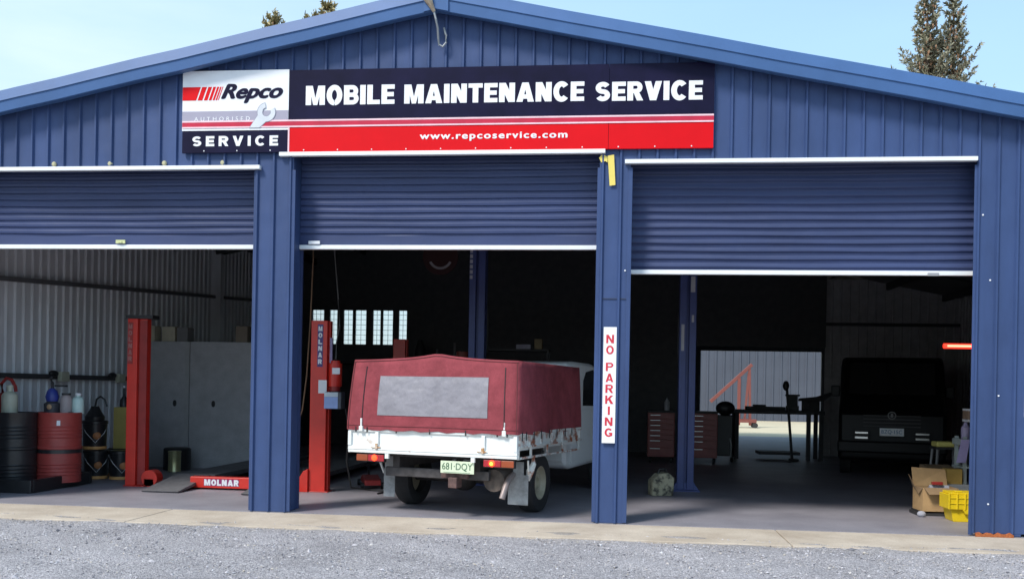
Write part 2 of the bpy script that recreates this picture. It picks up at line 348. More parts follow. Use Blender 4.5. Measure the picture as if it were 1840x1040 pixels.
# ------------------------------------------------------------------ the workshop building
SL = .206                                     # roof slope
def zroof(x): return 5.36 - SL*abs(x+.03)     # underside of the barge board
bld = thing('workshop_building', 'blue corrugated steel workshop with low gable roof and three raised roller doors', 'workshop', (0, 0, 0))
PIT = .187
def ribprofile(x0, x1, y, phase=0., h=.026, w=.042, t=.018, pit=PIT, sgn=-1):
    pts = [(x0, y)]; k = math.floor((x0-phase)/pit) - 1
    while phase + k*pit < x1:
        c = phase + k*pit
        for dx, dy in ((-w/2, 0), (-t/2, h), (t/2, h), (w/2, 0)):
            if x0 + 1e-4 < c+dx < x1 - 1e-4: pts.append((c+dx, y + sgn*dy))
        k += 1
    pts.append((x1, y)); return pts
def ribbed(b, x0, x1, z0, ztop, y, **kw):
    P = ribprofile(x0, x1, y, **kw)
    # split at the apex so that the top follows both slopes
    vs = []; 
    for (x, yy) in P: vs += [(x, yy, z0), (x, yy, ztop(x) if callable(ztop) else ztop)]
    b.add(vs, [(2*i, 2*i+2, 2*i+3, 2*i+1) for i in range(len(P)-1)])
fw = MB(); zt = lambda x: zroof(x)+.10
for (x0, x1, z0) in ((-6.3, -5.46, .0), (-5.46, -2.02, 3.72), (-2.02, -1.60, .004), (-1.60, -.03, 3.865), (-.03, 1.70, 3.865), (1.70, 2.02, .004), (2.02, 5.457, 3.745), (5.457, 9.5, .03)):
    ribbed(fw, x0, x1, z0, zt, 0.0, phase=.05)
fw.build('front_wall', m_blue, bld)
# pillar boxes behind the sheet: reveals of the door openings
def pillar(x0, x1, z1, z0=.004):
    return MB().box(x0, x1, .003, .27, z0, z1).build('pillar', m_blue, bld, bevel=.004)
pillar(-2.018, -1.602, 3.95); pillar(1.702, 2.018, 3.95); pillar(5.64, 5.94, 3.80); pillar(-5.80, -5.462, 3.80)
# flashing lips on the pillar corners
for x in (-2.02, -1.60, 1.70, 2.02, 5.457):
    MB().box(x-.022, x+.022, -.010, .004, .01, 3.70).build('corner_flashing', m_blue, bld, bevel=.003)
# side walls, rear walls
def ribbedY(b, y0, y1, z0, z1, x, sgn=1, **kw):
    P = ribprofile(y0, y1, 0, sgn=sgn, **kw); vs = []
    for (yy, d) in P: vs += [(x+d, yy, z0), (x+d, yy, z1)]
    b.add(vs, [(2*i, 2*i+2, 2*i+3, 2*i+1) for i in range(len(P)-1)])
b = MB(); ribbedY(b, .02, 12.5, 0, zroof(-6.2)+.19, -6.2, pit=.19, h=.028, w=.06, t=.03); b.build('left_wall', m_galv, bld)
m_part0 = M('right_wall_grey', (.50, .50, .51), .7, var=.15)
b = MB(); ribbedY(b, .02, 22.2, 0, zroof(9.4)+.19, 9.4, sgn=-1, pit=.19, h=.028, w=.06, t=.03); b.build('right_wall', m_part0, bld)
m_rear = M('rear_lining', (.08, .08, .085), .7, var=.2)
WX = [(-5.22, -4.55), (-4.42, -3.93), (-3.86, -3.36), (-3.28, -3.02)]
WX = [(-5.50, -5.19), (-5.07, -4.86), (-4.73, -4.48), (-4.44, -4.15), (-4.01, -3.80), (-3.77, -3.50), (-3.38, -3.16)]
WZ = (2.37, 3.22)
b = MB()
b.box(-6.2, 3.6, 12.5, 12.62, 0, WZ[0]); b.box(-6.2, 3.6, 12.5, 12.62, WZ[1], 5.6)
edges = [-6.2] + [e for w_ in WX for e in w_] + [3.6]
for i in range(0, len(edges), 2): b.box(edges[i], edges[i+1], 12.5, 12.62, WZ[0], WZ[1])
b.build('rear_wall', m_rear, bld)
m_glass = M('window_glass', (.97, .98, .95), .35, trans=1., var=.02)
for (a, c) in WX:
    f = MB(); f.box(a, a+.014, 12.50, 12.56, *WZ); f.box(c-.014, c, 12.50, 12.56, *WZ); f.box(a+.014, c-.014, 12.50, 12.56, WZ[0], WZ[0]+.02); f.box(a+.014, c-.014, 12.50, 12.56, WZ[1]-.02, WZ[1])
    fo_ = f.build('window', m_dark, bld)
    g = MB(); k = max(2, round((c-a)/.12))
    for i in range(1, k): g.box(a+(c-a)*i/k-.004, a+(c-a)*i/k+.004, 12.53, 12.54, WZ[0]+.02, WZ[1]-.02)
    for j in range(1, 7): z = WZ[0] + (WZ[1]-WZ[0])*j/7; g.box(a+.014, c-.014, 12.542, 12.552, z-.004, z+.004)
    g.build('glazing_bars', m_dark, fo_)
    MB().box(a+.014, c-.014, 12.555, 12.56, WZ[0]+.02, WZ[1]-.02).build('pane', m_glass, fo_)
m_part = M('partition_grey', (.45, .44, .45), .7, var=.15)
b = MB(); ribbed(b, 6.50, 9.4, 0, 4.0, 12.6, pit=.19); b.build('partition', m_part, bld); MB().box(6.5, 9.4, 12.50, 12.57, 2.95, 3.02).build('girt', m_frame, bld)
MB().box(3.602, 6.498, 12.5, 12.6, 2.46, 4.75).build('added_dark_panel', m_rear, bld)  # dark panel added over the rear opening to hide the pale lit ceiling
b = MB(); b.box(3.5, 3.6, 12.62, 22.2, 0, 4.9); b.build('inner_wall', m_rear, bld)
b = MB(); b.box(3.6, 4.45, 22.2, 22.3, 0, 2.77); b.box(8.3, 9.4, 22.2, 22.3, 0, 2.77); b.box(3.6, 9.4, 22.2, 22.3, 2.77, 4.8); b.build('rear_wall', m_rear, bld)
# roof sheets with purlins under them
def roofsheet(x0, x1, y0, y1, nm='roof'):
    b = MB(); n_ = 2
    z0, z1 = zroof(x0)+.17, zroof(x1)+.17
    b.add([(x0,y0,z0),(x1,y0,z1),(x1,y1,z1),(x0,y1,z0),(x0,y0,z0+.03),(x1,y0,z1+.03),(x1,y1,z1+.03),(x0,y1,z0+.03)],
          [(3,2,1,0),(4,5,6,7),(0,1,5,4),(1,2,6,5),(2,3,7,6),(3,0,4,7)])
    return b.build(nm, m_roof_in if y0 < 5 else m_roof_shade, bld)
roofsheet(-6.45, -.03, -.03, 12.7); roofsheet(-.03, 9.65, -.03, 12.7); roofsheet(3.45, 9.65, 12.7, 22.4)
b = MB()
for x in (-5.4, -4.2, -3.0, -1.8, -.6, .6, 1.8, 3.0, 4.2, 5.4, 6.6, 7.8, 9.0): b.box(x-.03, x+.03, .05, 12.4, zroof(x)+.0, zroof(x)+.15)
b.build('purlins', m_frame, bld)
for y in (4.2, 8.4):
    b = MB()
    for (a, c) in ((-6.1, -.03), (-.03, 9.3)): b.bar((a, y, zroof(a)-.12), (c, y, zroof(c)-.12), .22, .1)
    b.build('rafter', m_frame, bld)
m_girt = M('girt_grey', (.14, .14, .15), .6)
MB().bar((-6.13, .3, 2.62), (-6.13, 12.4, 3.35), .07, .06).build('girt', m_girt, bld)
MB().box(-6.17, -6.10, .3, 12.4, 1.40, 1.47).build('girt', m_frame, bld)
for y in (8.4,): MB().box(-6.16, -6.0, y-.08, y+.08, 0, 4.0).build('wall_post', m_galv, bld)
# barge boards: lower vertical face with a drip step, upper capping leaning back
def barge(x0, x1, name='barge_board'):
    b = MB(); z0, z1 = zroof(x0)-.04, zroof(x1)-.04
    prof = [(-.165, 0), (-.185, .006), (-.190, .118), (-.202, .124), (-.198, .136), (-.165, .252), (.02, .268), (.02, .20), (-.05, .14), (-.05, .02)]
    n_ = len(prof); K = 14; vs = []
    for k in range(K+1):
        x = x0 + (x1-x0)*k/K; z = z0 + (z1-z0)*k/K + .003*math.sin(k*2.1); yy = .003*math.sin(k*1.7)
        vs += [(x, p[0]+yy, z+p[1]) for p in prof]
    fs = [(k*n_+i, k*n_+(i+1) % n_, (k+1)*n_+(i+1) % n_, (k+1)*n_+i) for k in range(K) for i in range(n_)] + [tuple(range(n_)), tuple(K*n_+i for i in range(n_))]
    return b.add(vs, fs).build(name, m_blue_barge, bld)
barge(-6.6, -.032); barge(-.028, 9.8)
MB().prism([(-.16, 5.585+.0), (-.03, 5.60), (.10, 5.585), (.10, 5.30), (-.03, 5.328), (-.16, 5.30)], 'y', -.206, -.1).build('apex_cap', m_blue_barge, bld)
for (x, z) in ((1.74, 2.63), (1.98, 2.63), (5.62, .32), (5.60, 2.55), (5.70, 1.4), (5.52, 3.2)):
    MB().cyl((x, -.001, z), (x, -.008, z), .009, n=8).build('screw', m_label, bld)
m_rust = M('rust', (.35, .10, .03), .9, var=.4, scale=30, bump=.5)
b = MB(); pts = [5.50 + .036*i for i in range(11)]
b.prism([(p, .03+.012*math.sin(i*2.3)) for i, p in enumerate(pts)] + [(p, -.004) for p in reversed(pts)], 'y', -.030, -.001)
b.build('rusty_base_strip', m_rust, bld)
# joint lines low on pillar
MB().box(1.725, 1.995, -.012, -.004, 2.335, 2.339).build('sheet_joint', m_frame, bld)

# white header trims
for (a, c, z) in ((-6.1, -1.965, 3.705), (-1.75, 1.755, 3.842), (1.96, 5.447, 3.732)):
    MB().box(a, c, -.060, -.001, z, z+.042).build('door_header', m_white, bld, bevel=.003)
# pale bolts over the left header
m_bolt = M('dull_brass', (.45, .42, .26), .6)
for x in (-5.02, -4.36, -3.70, -3.07, -2.40): MB().lathe([(0, 0), (.026, 0), (.028, .012), (.018, .026), (0, .028)], Matrix.Translation((x, -.004, 3.785)) @ Matrix.Rotation(R(90), 4, 'X'), 10).build('bolt', m_bolt, bld)

# roller doors
def roller(x0, x1, zb, ztop, style, phase):
    b = MB(); P = .0765 if style else .083
    zs = []; z = zb + (.155 if style else .05)
    prof = [(0, zb+.04), (0, z-.012)]
    while z < ztop:
        if style: seg = [(-.002, 0), (.014, .006), (.014, .014), (.0, .020), (-.003, .045), (0, P-.012)]
        else: seg = [(.0, 0), (.013, .005), (.012, .012), (-.004, .030), (-.003, .042), (.004, P-.010)]
        prof += [(d, z+dz) for d, dz in seg]; z += P
    n_ = len(prof); y = .235
    K = 40; vs = []; rr = random.Random(int(x0*100)); ph = [rr.uniform(0, 6) for _ in range(8)]
    for k in range(K+1):
        f = k/K; x = x0+(x1-x0)*f
        for j, (d, z) in enumerate(prof):
            if j < 2: vs.append((x, y+d, z)); continue
            vs.append((x, y + d + .003*math.sin(f*9+ph[0]+z*3) + .002*math.sin(f*23+ph[1]+z*11), z - .006*math.sin(math.pi*f) + .0022*math.sin(f*14+ph[2]+z*19)))
    b.add(vs, [(k*n_+i, (k+1)*n_+i, (k+1)*n_+i+1, k*n_+i+1) for k in range(K) for i in range(n_-1)])
    c = b.build('roller_door', m_blue_door, bld)
    MB().box(x0, x1, .205, .262, zb-.008, zb+.038).build('bottom_rail', m_white, c, bevel=.004)
    MB().cyl((x0-.05, .52, ztop+.12), (x1+.05, .52, ztop+.12), .26, n=32).build('door_roll', m_blue_door, c, smooth=True)
    for xx in (x0, x1):
        MB().box(xx-.02, xx+.02, .272, .30, .01, ztop).build('door_guide', m_blue_door, c)
    return c
d1 = roller(-5.46, -2.025, 2.885, 3.80, True, 0)
d2 = roller(-1.598, 1.698, 2.885, 3.95, True, 0)
d3 = roller(2.022, 5.60, 2.628, 3.85, False, 0)
m_latch = M('latch_yellow', (.55, .58, .30), .5)
MB().box(-3.73, -3.62, .190, .204, 2.935, 2.975).box(-3.70, -3.655, .180, .190, 2.94, 2.96).build('latch', m_latch, d1)
MB().box(-1.49, -1.36, .190, .204, 2.93, 2.965).build('latch', m_label, d2, bevel=.003)
MB().box(5.06, 5.17, .190, .204, 2.612, 2.645).build('latch', M('grey_latch', (.3, .3, .32), .5), d3, bevel=.003)
MB().box(5.945, 6.12, -.05, .002, 1.19, 1.40).build('switch_box', m_label, bld, bevel=.005)

# ------------------------------------------------------------------ shop sign
m_sw = M('sign_white', (.80, .80, .82), .32, var=.03); m_sn = M('sign_navy', (.008, .007, .030), .45, var=.35, scale=2, spec=.12)
m_sr = M('sign_red', (.66, .003, .008), .45, var=.06, scale=2, spec=.15); m_sg = M('sign_grey', (.36, .34, .42), .45, var=.03, spec=.2); m_scr = M('sign_crimson', (.50, .012, .045), .3)
m_pink = M('sign_stripe', (.80, .55, .60), .4)
sgn = thing('shop_sign', 'long red white and navy workshop sign with white lettering above the doors', 'sign', (0, -.022, 3.89))
sz0 = 3.89
def sp(z): return z - sz0
MB().box(-2.855, -1.655, -.030, -.002, sp(4.125), sp(4.775)).build('white_panel', m_sw, sgn)
MB().box(-2.850, -1.655, -.030, -.002, sp(3.885), sp(4.120)).build('navy_strip', m_sn, sgn)
MB().box(-1.650, 1.782, -.030, -.002, sp(4.235), sp(4.765)).build('navy_panel', m_sn, sgn)
MB().box(1.786, 2.858, -.030, -.002, sp(4.235), sp(4.765)).build('navy_panel', m_sn, sgn)
MB().box(-1.650, 1.782, -.030, -.002, sp(3.885), sp(4.232)).build('red_panel', m_sr, sgn)
MB().box(1.786, 2.855, -.030, -.002, sp(3.885), sp(4.232)).build('red_panel', m_sr, sgn)
MB().box(-2.853, -1.657, -.033, -.0302, sp(4.185), sp(4.335)).build('grey_band', m_sg, sgn)
b = MB(); b.box(-2.852, 2.856, -.0345, -.0333, sp(4.160), sp(4.222)); b.build('crimson_stripe', m_scr, sgn)
b = MB(); b.box(-2.852, 2.856, -.036, -.0346, sp(4.214), sp(4.232)); b.box(-2.852, 2.856, -.036, -.0346, sp(4.150), sp(4.166)); b.box(-1.657, -1.640, -.0335, -.0303, sp(3.887), sp(4.149)); b.build('thin_stripes', m_pink, sgn)
b = MB()
def slant(x0, x1, z0=4.455, z1=4.600, k=.35): b.prism([(x0, sp(z0)), (x1, sp(z0)), (x1+k*(z1-z0), sp(z1)), (x0+k*(z1-z0) if x0 > -2.85 else x0, sp(z1))], 'y', -.033, -.0302)
slant(-2.853, -2.70); slant(-2.683, -2.63); slant(-2.612, -2.572); slant(-2.556, -2.526); slant(-2.512, -2.490); slant(-2.478, -2.463); slant(-2.452, -2.444)
b.build('speed_bars', m_sr, sgn)
text('brand_lettering', 'Repco', (-2.405, -1.73, sp(4.425), sp(4.622), -.0325), m_sn, sgn, shear=.38, heavy=.012)
text('small_lettering', 'AUTHORISED', (-2.715, -2.085, sp(4.228), sp(4.272), -.0345), m_sw, sgn, bold=.0, space=1.7)
block_text('lettering', 'SERVICE', (-2.735, -1.765, sp(3.955), sp(4.065), -.0315), m_sw, sgn, gap=.36, wide=.80)
block_text('main_lettering', 'MOBILE', (-1.465, -.49, sp(4.385), sp(4.592), -.0315), m_sw, sgn, t=.27, tv=.225, gap=.075)
block_text('main_lettering', 'MAINTENANCE', (-.385, 1.525, sp(4.385), sp(4.587), -.0315), m_sw, sgn, t=.27, tv=.225, gap=.075)
block_text('main_lettering', 'SERVICE', (1.64, 2.74, sp(4.38), sp(4.577), -.0315), m_sw, sgn, t=.27, tv=.225, gap=.075)
text('web_lettering', 'www.repcoservice.com', (-.205, 1.355, sp(3.985), sp(4.070), -.0315), m_sw, sgn, space=1.2, heavy=.004)
# spanner emblem: open jaw up to the right, shank down to the left
def spanner(g, y0, y1, name, mat):
    cx, cz = -1.90, 4.315; A0 = 62; b = MB(); vs = []
    n_ = 20
    for i in range(n_+1):
        a = A0+36-g*150 + (288+g*300)*i/n_; ro = .100+g; ri = (.046 if 3 < i < n_-3 else .050)-g
        for r_ in (ro, ri): vs.append((cx+r_*math.cos(R(a)), cz+r_*math.sin(R(a))))
    for i in range(n_): q = [vs[2*i], vs[2*i+2], vs[2*i+3], vs[2*i+1]]; b.prism([(p[0], sp(p[1])) for p in q], 'y', y0, y1)
    b2 = [(-1.992-g, 4.290), (-1.885+g, 4.232), (-1.975+g, 4.150-g*.3), (-2.085-g, 4.150-g*.3)]
    b.prism([(p[0], sp(p[1])) for p in b2], 'y', y0+.0002, y1)
    return b.build(name, mat, sgn)
spanner(.006, -.0372, -.0362, 'spanner_outline', M('spanner_edge', (.25, .25, .33), .5))
spanner(0, -.0382, -.0374, 'spanner_emblem', M('spanner_face', (.62, .64, .68), .35))
b = MB()
for x in [-2.6+.187*2*i for i in range(28)]:
    if x < 2.82: b.cyl((x, -.030, sp(3.905)), (x, -.034, sp(3.905)), .007, n=8)
b.build('rivets', m_label, sgn)

# no parking sign on the second pillar
npk = thing('no_parking_sign', 'narrow white vertical board with red letters reading no parking on the blue pillar', 'sign', (1.84, -.022, .835))
MB().box(-.068, .068, -.012, -.001, 0, 1.205).build('board', m_sw, npk, bevel=.002)
m_nr = M('sign_letter_red', (.60, .03, .05), .4)
z_ = 1.125
for c_ in 'NO PARKING':
    if c_ == ' ': z_ -= .062; continue
    w_ = .011 if c_ == 'I' else .040
    block_text('lettering', c_, (-w_, w_, z_ - .088, z_, -.0125), m_nr, npk, t=.20 if c_ != 'I' else .24, tv=.17)
    z_ -= .1135
# yellow tape
m_tape = M('yellow_tape', (.75, .60, .13), .5, var=.08)
tp = MB().prism([(-.035, .235), (.030, .245), (.050, -.07), (-.010, -.078)], 'y', -.0030, 0).prism([(-.125, .215), (-.090, .25), (-.036, .225), (-.036, .165), (-.06, .18), (-.10, .165)], 'y', -.0028, 0).build('tape_strip', m_tape)
tp.location = (1.815, -.0226, 3.585); tag(tp, 'torn yellow tape forming a crooked figure stuck high on the second pillar', 'tape')

# lamp bracket at the apex
lb = thing('lamp_bracket', 'bent rusty lamp bracket hanging from the roof apex', 'bracket', (-.05, -.19, 5.30))
m_brk = M('old_wood_metal', (.38, .30, .22), .8, var=.4, scale=20)
MB().tube([(-.11, .01, .40), (-.10, -.03, .27), (-.075, -.045, .15), (-.03, -.03, .06), (.0, -.005, .0)], .03, 8, rs=[.04, .062, .052, .030, .018]).build('arm', m_brk, lb, smooth=True)
MB().tube([(.0, -.005, .0), (.02, .0, -.08), (.035, .03, -.16), (.03, .09, -.24), (.035, .12, -.30), (.075, .12, -.325), (.11, .12, -.28), (.105, .13, -.20), (.08, .14, -.12)], .012, 8).build('hook', M('dull_zinc', (.30, .32, .34), .5, .3), lb, smooth=True)

# ------------------------------------------------------------------ the ute
ute = thing('utility_truck', 'white tray back ute with maroon canvas canopy parked nose in under the middle door', 'ute', (-.051, .009, 0), -R(15))
m_uw = M('ute_white', (.72, .74, .74), .35, var=.05, scale=3, col2=(.62, .62, .58), cut=(.55, .9))
m_tray = M('tray_white', (.74, .76, .75), .45, scale=6, col2=(.42, .22, .11), cut=(.60, .74), bump=.08, bscale=40)
m_rail = M('rail_rusty_white', (.66, .67, .64), .5, scale=7, col2=(.30, .09, .04), cut=(.48, .60), bump=.1, bscale=50)
m_chas = M('chassis', (.030, .026, .026), .7, var=.5, scale=12, bump=.2)
m_tyre = M('tyre_rubber', (.022, .022, .024), .8, var=.25, scale=15, bump=.2)
m_flap = M('mudflap', (.26, .27, .28), .6, var=.4, scale=9)
HW, L = 1.0, 2.15
tr_ = MB(); tr_.box(-HW+.03, HW-.03, .03, L, .735, .775); tr_.build('tray', m_tray, ute)
# tailgate: recessed panels framed by ribs
tg = MB(); tg.box(-HW, HW, .012, .030, .665, .930)
tg.box(-HW, HW, -.006, .012, .885, .930); tg.box(-HW, HW, -.006, .012, .655, .728); tg.box(-HW, HW, -.012, -.006, .690, .700)
for x in (-HW+.02, -.64, .62, HW-.02): tg.box(x-.020, x+.020, -.012, .012, .728, .885)
tgo = tg.build('tailgate', m_tray, ute, bevel=.004)
m_rst = M('rusty_hinge', (.42, .22, .09), .8, scale=25, col2=(.68, .66, .6), cut=(.45, .6))
for x in (-.64, .62): MB().box(x-.065, x+.05, -.022, -.012, .712, .724).box(x-.016, x+.016, -.026, -.012, .70, .76).build('hinge', m_rst, tgo, bevel=.003)
for x in (-.52, .50): MB().box(x-.022+.0, x+.022, .00, .03, .60, .655).build('bracket', m_tray, tgo)
for s in (-1, 1):
    g = MB(); x = s*HW
    g.box(min(x, x-s*.02), max(x, x-s*.02), .032, L, .775, .925)
    g.box(min(x+s*.0, x+s*.012), max(x, x+s*.012), .032, L, .900, .930); g.box(min(x, x+s*.012), max(x, x+s*.012), .032, L, .765, .785)
    for yy in (.06, .34, .70, 1.06, 1.42, 1.78, 2.07): g.box(min(x, x+s*.014), max(x, x+s*.014), yy-.014, yy+.014, .785, .90)
    g.build('side_gate', m_rail, ute, bevel=.003)
    g = MB(); g.bar((x, .02, .660), (x, L, .660), .022)
    for yy in (.03, .40, .92, 1.45, 2.07): g.bar((x, yy, .660), (x, yy, .765), .022)
    g.build('rope_rail', m_rail, ute)
# canopy as sagging canvas
m_canv = M('maroon_canvas', (.25, .052, .064), .9, var=.24, scale=4, fine=.18, bscale=180, bump=.4, wave=.025, wscale=5., spec=.2)
cv = MB(); nu, nv, nz = 20, 20, 10
def topz(u, v):   # u -1..1 across, v 0..1 along
    ridge = .070*math.exp(-abs(u-.05)*2.6) * (1 - .55*min(1, v*1.2))
    return 1.665 + ridge + .012*math.sin(v*9+1)*(1-abs(u)) - .018*math.sin(math.pi*v)*(1-abs(u)**2) - .01*v
def side(u, v, t): # t 0 bottom 1 top
    hw = HW + .012 - .038*t**1.4 + .012*math.sin(math.pi*t)*math.sin(v*7)
    return hw
grid = {}
def rearp(u, t):
    hw = side(1, 0, t) ; z = .905 + (topz(u, 0)-.905)*t
    if t < .02: z += .010*math.sin(u*22)
    y = -.020 + .085*t**1.3 + .008*math.sin(u*6+t*3) - .012*math.sin(math.pi*t)
    return (u*hw + (-.045*(1-t) + .0 if u < 0 else 0)*abs(u)*0, y, z)
for i in range(nu+1):
    for k in range(nz+1): grid[('r', i, k)] = rearp(-1+2*i/nu, k/nz)
vs = [grid[('r', i, k)] for i in range(nu+1) for k in range(nz+1)]
cv.add(vs, [(i*(nz+1)+k, (i+1)*(nz+1)+k, (i+1)*(nz+1)+k+1, i*(nz+1)+k+1) for i in range(nu) for k in range(nz)])
vs = []
for i in range(nu+1):
    for j in range(nv+1):
        u = -1+2*i/nu; v = j/nv; y0 = rearp(u, 1)[1]; vs.append((u*side(u, v, 1), y0+(L-.02-y0)*v, topz(u, v)))
cv.add(vs, [(i*(nv+1)+j, (i+1)*(nv+1)+j, (i+1)*(nv+1)+j+1, i*(nv+1)+j+1) for i in range(nu) for j in range(nv)])
for s in (-1, 1):
    vs = []
    for j in range(nv+1):
        for k in range(nz+1):
            v = j/nv; t = k/nz; y0 = rearp(s, t)[1]
            vs.append((s*(side(s, v, t) + (.008*math.sin(v*17)*math.sin(math.pi*t) if j else 0)), y0+(L-.02-y0)*v, .905+(topz(s, v)-.905)*t + (.012*math.sin(v*24) if k == 0 else 0)))
    cv.add(vs, [(j*(nz+1)+k, (j+1)*(nz+1)+k, (j+1)*(nz+1)+k+1, j*(nz+1)+k+1) for j in range(nv) for k in range(nz)])
cv.box(-HW+.06, HW-.06, L-.06, L-.03, .80, 1.63)
# weld the seams
me_ = cv.build('canopy', m_canv, ute, smooth=True, ang=60)
bm = bmesh.new(); bm.from_mesh(me_.data); bmesh.ops.remove_doubles(bm, verts=bm.verts, dist=.004); bmesh.ops.recalc_face_normals(bm, faces=bm.faces); bm.to_mesh(me_.data); bm.free()
m_seam = M('canvas_seam', (.13, .03, .035), .9)
for u in (-.985, .985):
    MB().tube([(rearp(u, t)[0], rearp(u, t)[1]-.003, rearp(u, t)[2]) for t in (.02, .2, .4, .6, .8, .97)], .005, 6).build('corner_seam', m_seam, me_)
MB().tube([(rearp(u/10, .975)[0], rearp(u/10, .975)[1]-.003, rearp(u/10, .975)[2]) for u in range(-10, 11)], .004, 6).build('top_seam', m_seam, me_)
MB().tube([(rearp(u/20, .06)[0], rearp(u/20, .06)[1]-.003, rearp(u/20, .06)[2]) for u in range(-20, 21)], .003, 6).build('hem_seam', m_seam, me_)
# clear mesh window that follows the rear sheet
m_win = M('canopy_window', (.23, .22, .25), .45, var=.14, scale=5, fine=.14, bscale=200, bump=.3, wave=.022, wscale=6.)
vs = []; U0, U1, T0, T1 = -.63, .665, .215, .775; K1, K2 = 14, 6
for i in range(K1+1):
    for k in range(K2+1):
        u_ = U0+(U1-U0)*i/K1; t_ = T0+(T1-T0)*k/K2; tt = t_*(1.665-.905)/(topz(u_, 0)-.905); p = rearp(u_, tt); vs.append((p[0], p[1]-.006, p[2]))
wb = MB().add(vs, [(i*(K2+1)+k, (i+1)*(K2+1)+k, (i+1)*(K2+1)+k+1, i*(K2+1)+k+1) for i in range(K1) for k in range(K2)])
wo_ = wb.build('rear_window', m_win, me_, smooth=True)
for u in (-.82, .85):
    MB().tube([(rearp(u, t)[0], rearp(u, t)[1]-.004, rearp(u, t)[2]) for t in (.10, .3, .5, .7, .90)], .005, 6).build('zip', m_black, me_)
for u in (-.82, .85): 
    p = rearp(u, 0); MB().box(p[0]-.022, p[0]+.022, -.035, -.006, .888, .945).bar((p[0], -.02, .93), (p[0], -.02, 1.03), .018).build('clamp', m_tray, me_, bevel=.003)
b = MB()
for x in (-.90, -.76, -.40, 0.0, .42, .78, .89): b.box(x-.005, x+.005, -.020, -.008, .878, .935)
for yy in (.10, .22, .45, .68, .95, 1.2, 1.5, 1.75): b.box(HW+.012, HW+.020, yy-.006, yy+.006, .84, .93)
b.build('tie_straps', m_black, me_)
# tail lamps
m_lit = M('lit_red_lamp', (1., .045, .01), .3, emit=2.2, var=0); m_lit2 = M('lit_orange_lamp', (1., .30, .02), .3, emit=5.0, var=0)
m_rl = M('red_lens', (.35, .02, .03), .25); m_al = M('amber_lens', (.28, .06, .02), .3)
for s, c in ((-1, -.73), (1, .79)):
    body = MB().box(c-.175, c+.175, .02, .07, .555, .645).build('tail_lamp', m_black, ute, bevel=.006)
    x0, x1 = (c-.17, c-.03) if s < 0 else (c+.03, c+.17)
    MB().box(x0, x1, .008, .020, .565, .635).build('amber_lens', m_al, body, bevel=.004)
    x0, x1 = (c-.025, c+.17) if s < 0 else (c-.17, c+.025)
    MB().box(x0, x1, .008, .020, .565, .635).build('red_lens', m_rl, body, bevel=.004)
    cx = c+.055 if s < 0 else c-.075
    MB().lathe([(0, 0), (.034, 0), (.034, .006), (.0, .012)], Matrix.Translation((cx, .008, .602)) @ Matrix.Rotation(R(90), 4, 'X'), 18).build('lit_bulb', m_lit, body)
    if s > 0: MB().lathe([(0, 0), (.017, 0), (.012, .006), (.0, .008)], Matrix.Translation((cx, -.006, .598)) @ Matrix.Rotation(R(90), 4, 'X'), 14).build('bulb_core', m_lit2, body)
# number plate
pl_ = MB().box(.115, .505, .030, .038, .475, .605).build('number_plate', M('plate_cream', (.62, .70, .52), .45, var=.05), ute, bevel=.004)
text('plate_lettering', '681\u00b7DQY', (.135, .485, .500, .585, .029), M('plate_green', (.03, .10, .05), .5), pl_, bold=.0)
MB().box(.15, .46, .029, .0295, .483, .487).build('plate_line', MATS['plate_green'], pl_)
# underbody
MB().box(-.52, -.44, .15, 4.6, .50, .62).build('chassis_rail', m_chas, ute); MB().box(.44, .52, .15, 4.6, .50, .62).build('chassis_rail', m_chas, ute)
MB().box(-.62, .62, .16, .22, .40, .50).build('rear_crossbar', M('worn_bar', (.045, .040, .042), .6, var=.6, scale=10), ute, bevel=.008)
MB().box(-.90, .90, .12, .16, .62, .735).box(-.90, .90, 1.0, 1.06, .62, .735).build('tray_bearer', m_chas, ute)
hb = MB().box(.09, .40, .10, .16, .415, .475).box(.21, .31, .02, .16, .32, .43)
hb.build('tow_hitch', M('hitch_rust', (.10, .055, .05), .7, var=.5, scale=20), ute, bevel=.006)
b = MB(); b.cyl((-.66, 1.0, .33), (.76, 1.0, .33), .045); b.ball((-.05, 1.0, .34), .15, (1.15, .9, 1)); b.build('axle', m_chas, ute, smooth=True)
b = MB()
for s in (-.48, .48):
    b.tube([(s, .30, .50), (s, .7, .37), (s, 1.1, .33), (s, 1.5, .38), (s, 1.9, .50)], .035, 6)
b.build('leaf_springs', m_chas, ute)
b = MB().cyl((.64, .25, .40), (.64, .85, .40), .12); b.build('muffler', M('muffler_rust', (.09, .07, .06), .7, var=.5, scale=12), ute, smooth=True)
MB().tube([(.74, .7, .43), (.80, .40, .46), (.82, .24, .43), (.82, .14, .35), (.80, .10, .23)], .033, 12).build('exhaust_pipe', M('exhaust', (.26, .21, .20), .5, .4), ute, smooth=True)
for s in (-1, 1):
    x = -.70 if s < 0 else .86; 
    MB().box(x-(.07 if s < 0 else .115), x+(.07 if s < 0 else .115), .40, .410, .14, .46).box(x-.06, x+.06, .402, .412, .46, .60).build('mudflap', m_flap, ute)
    MB().bar((x+s*.13, .35, .62), (x+s*.10, .46, .40), .018).build('flap_stay', m_tray, ute)
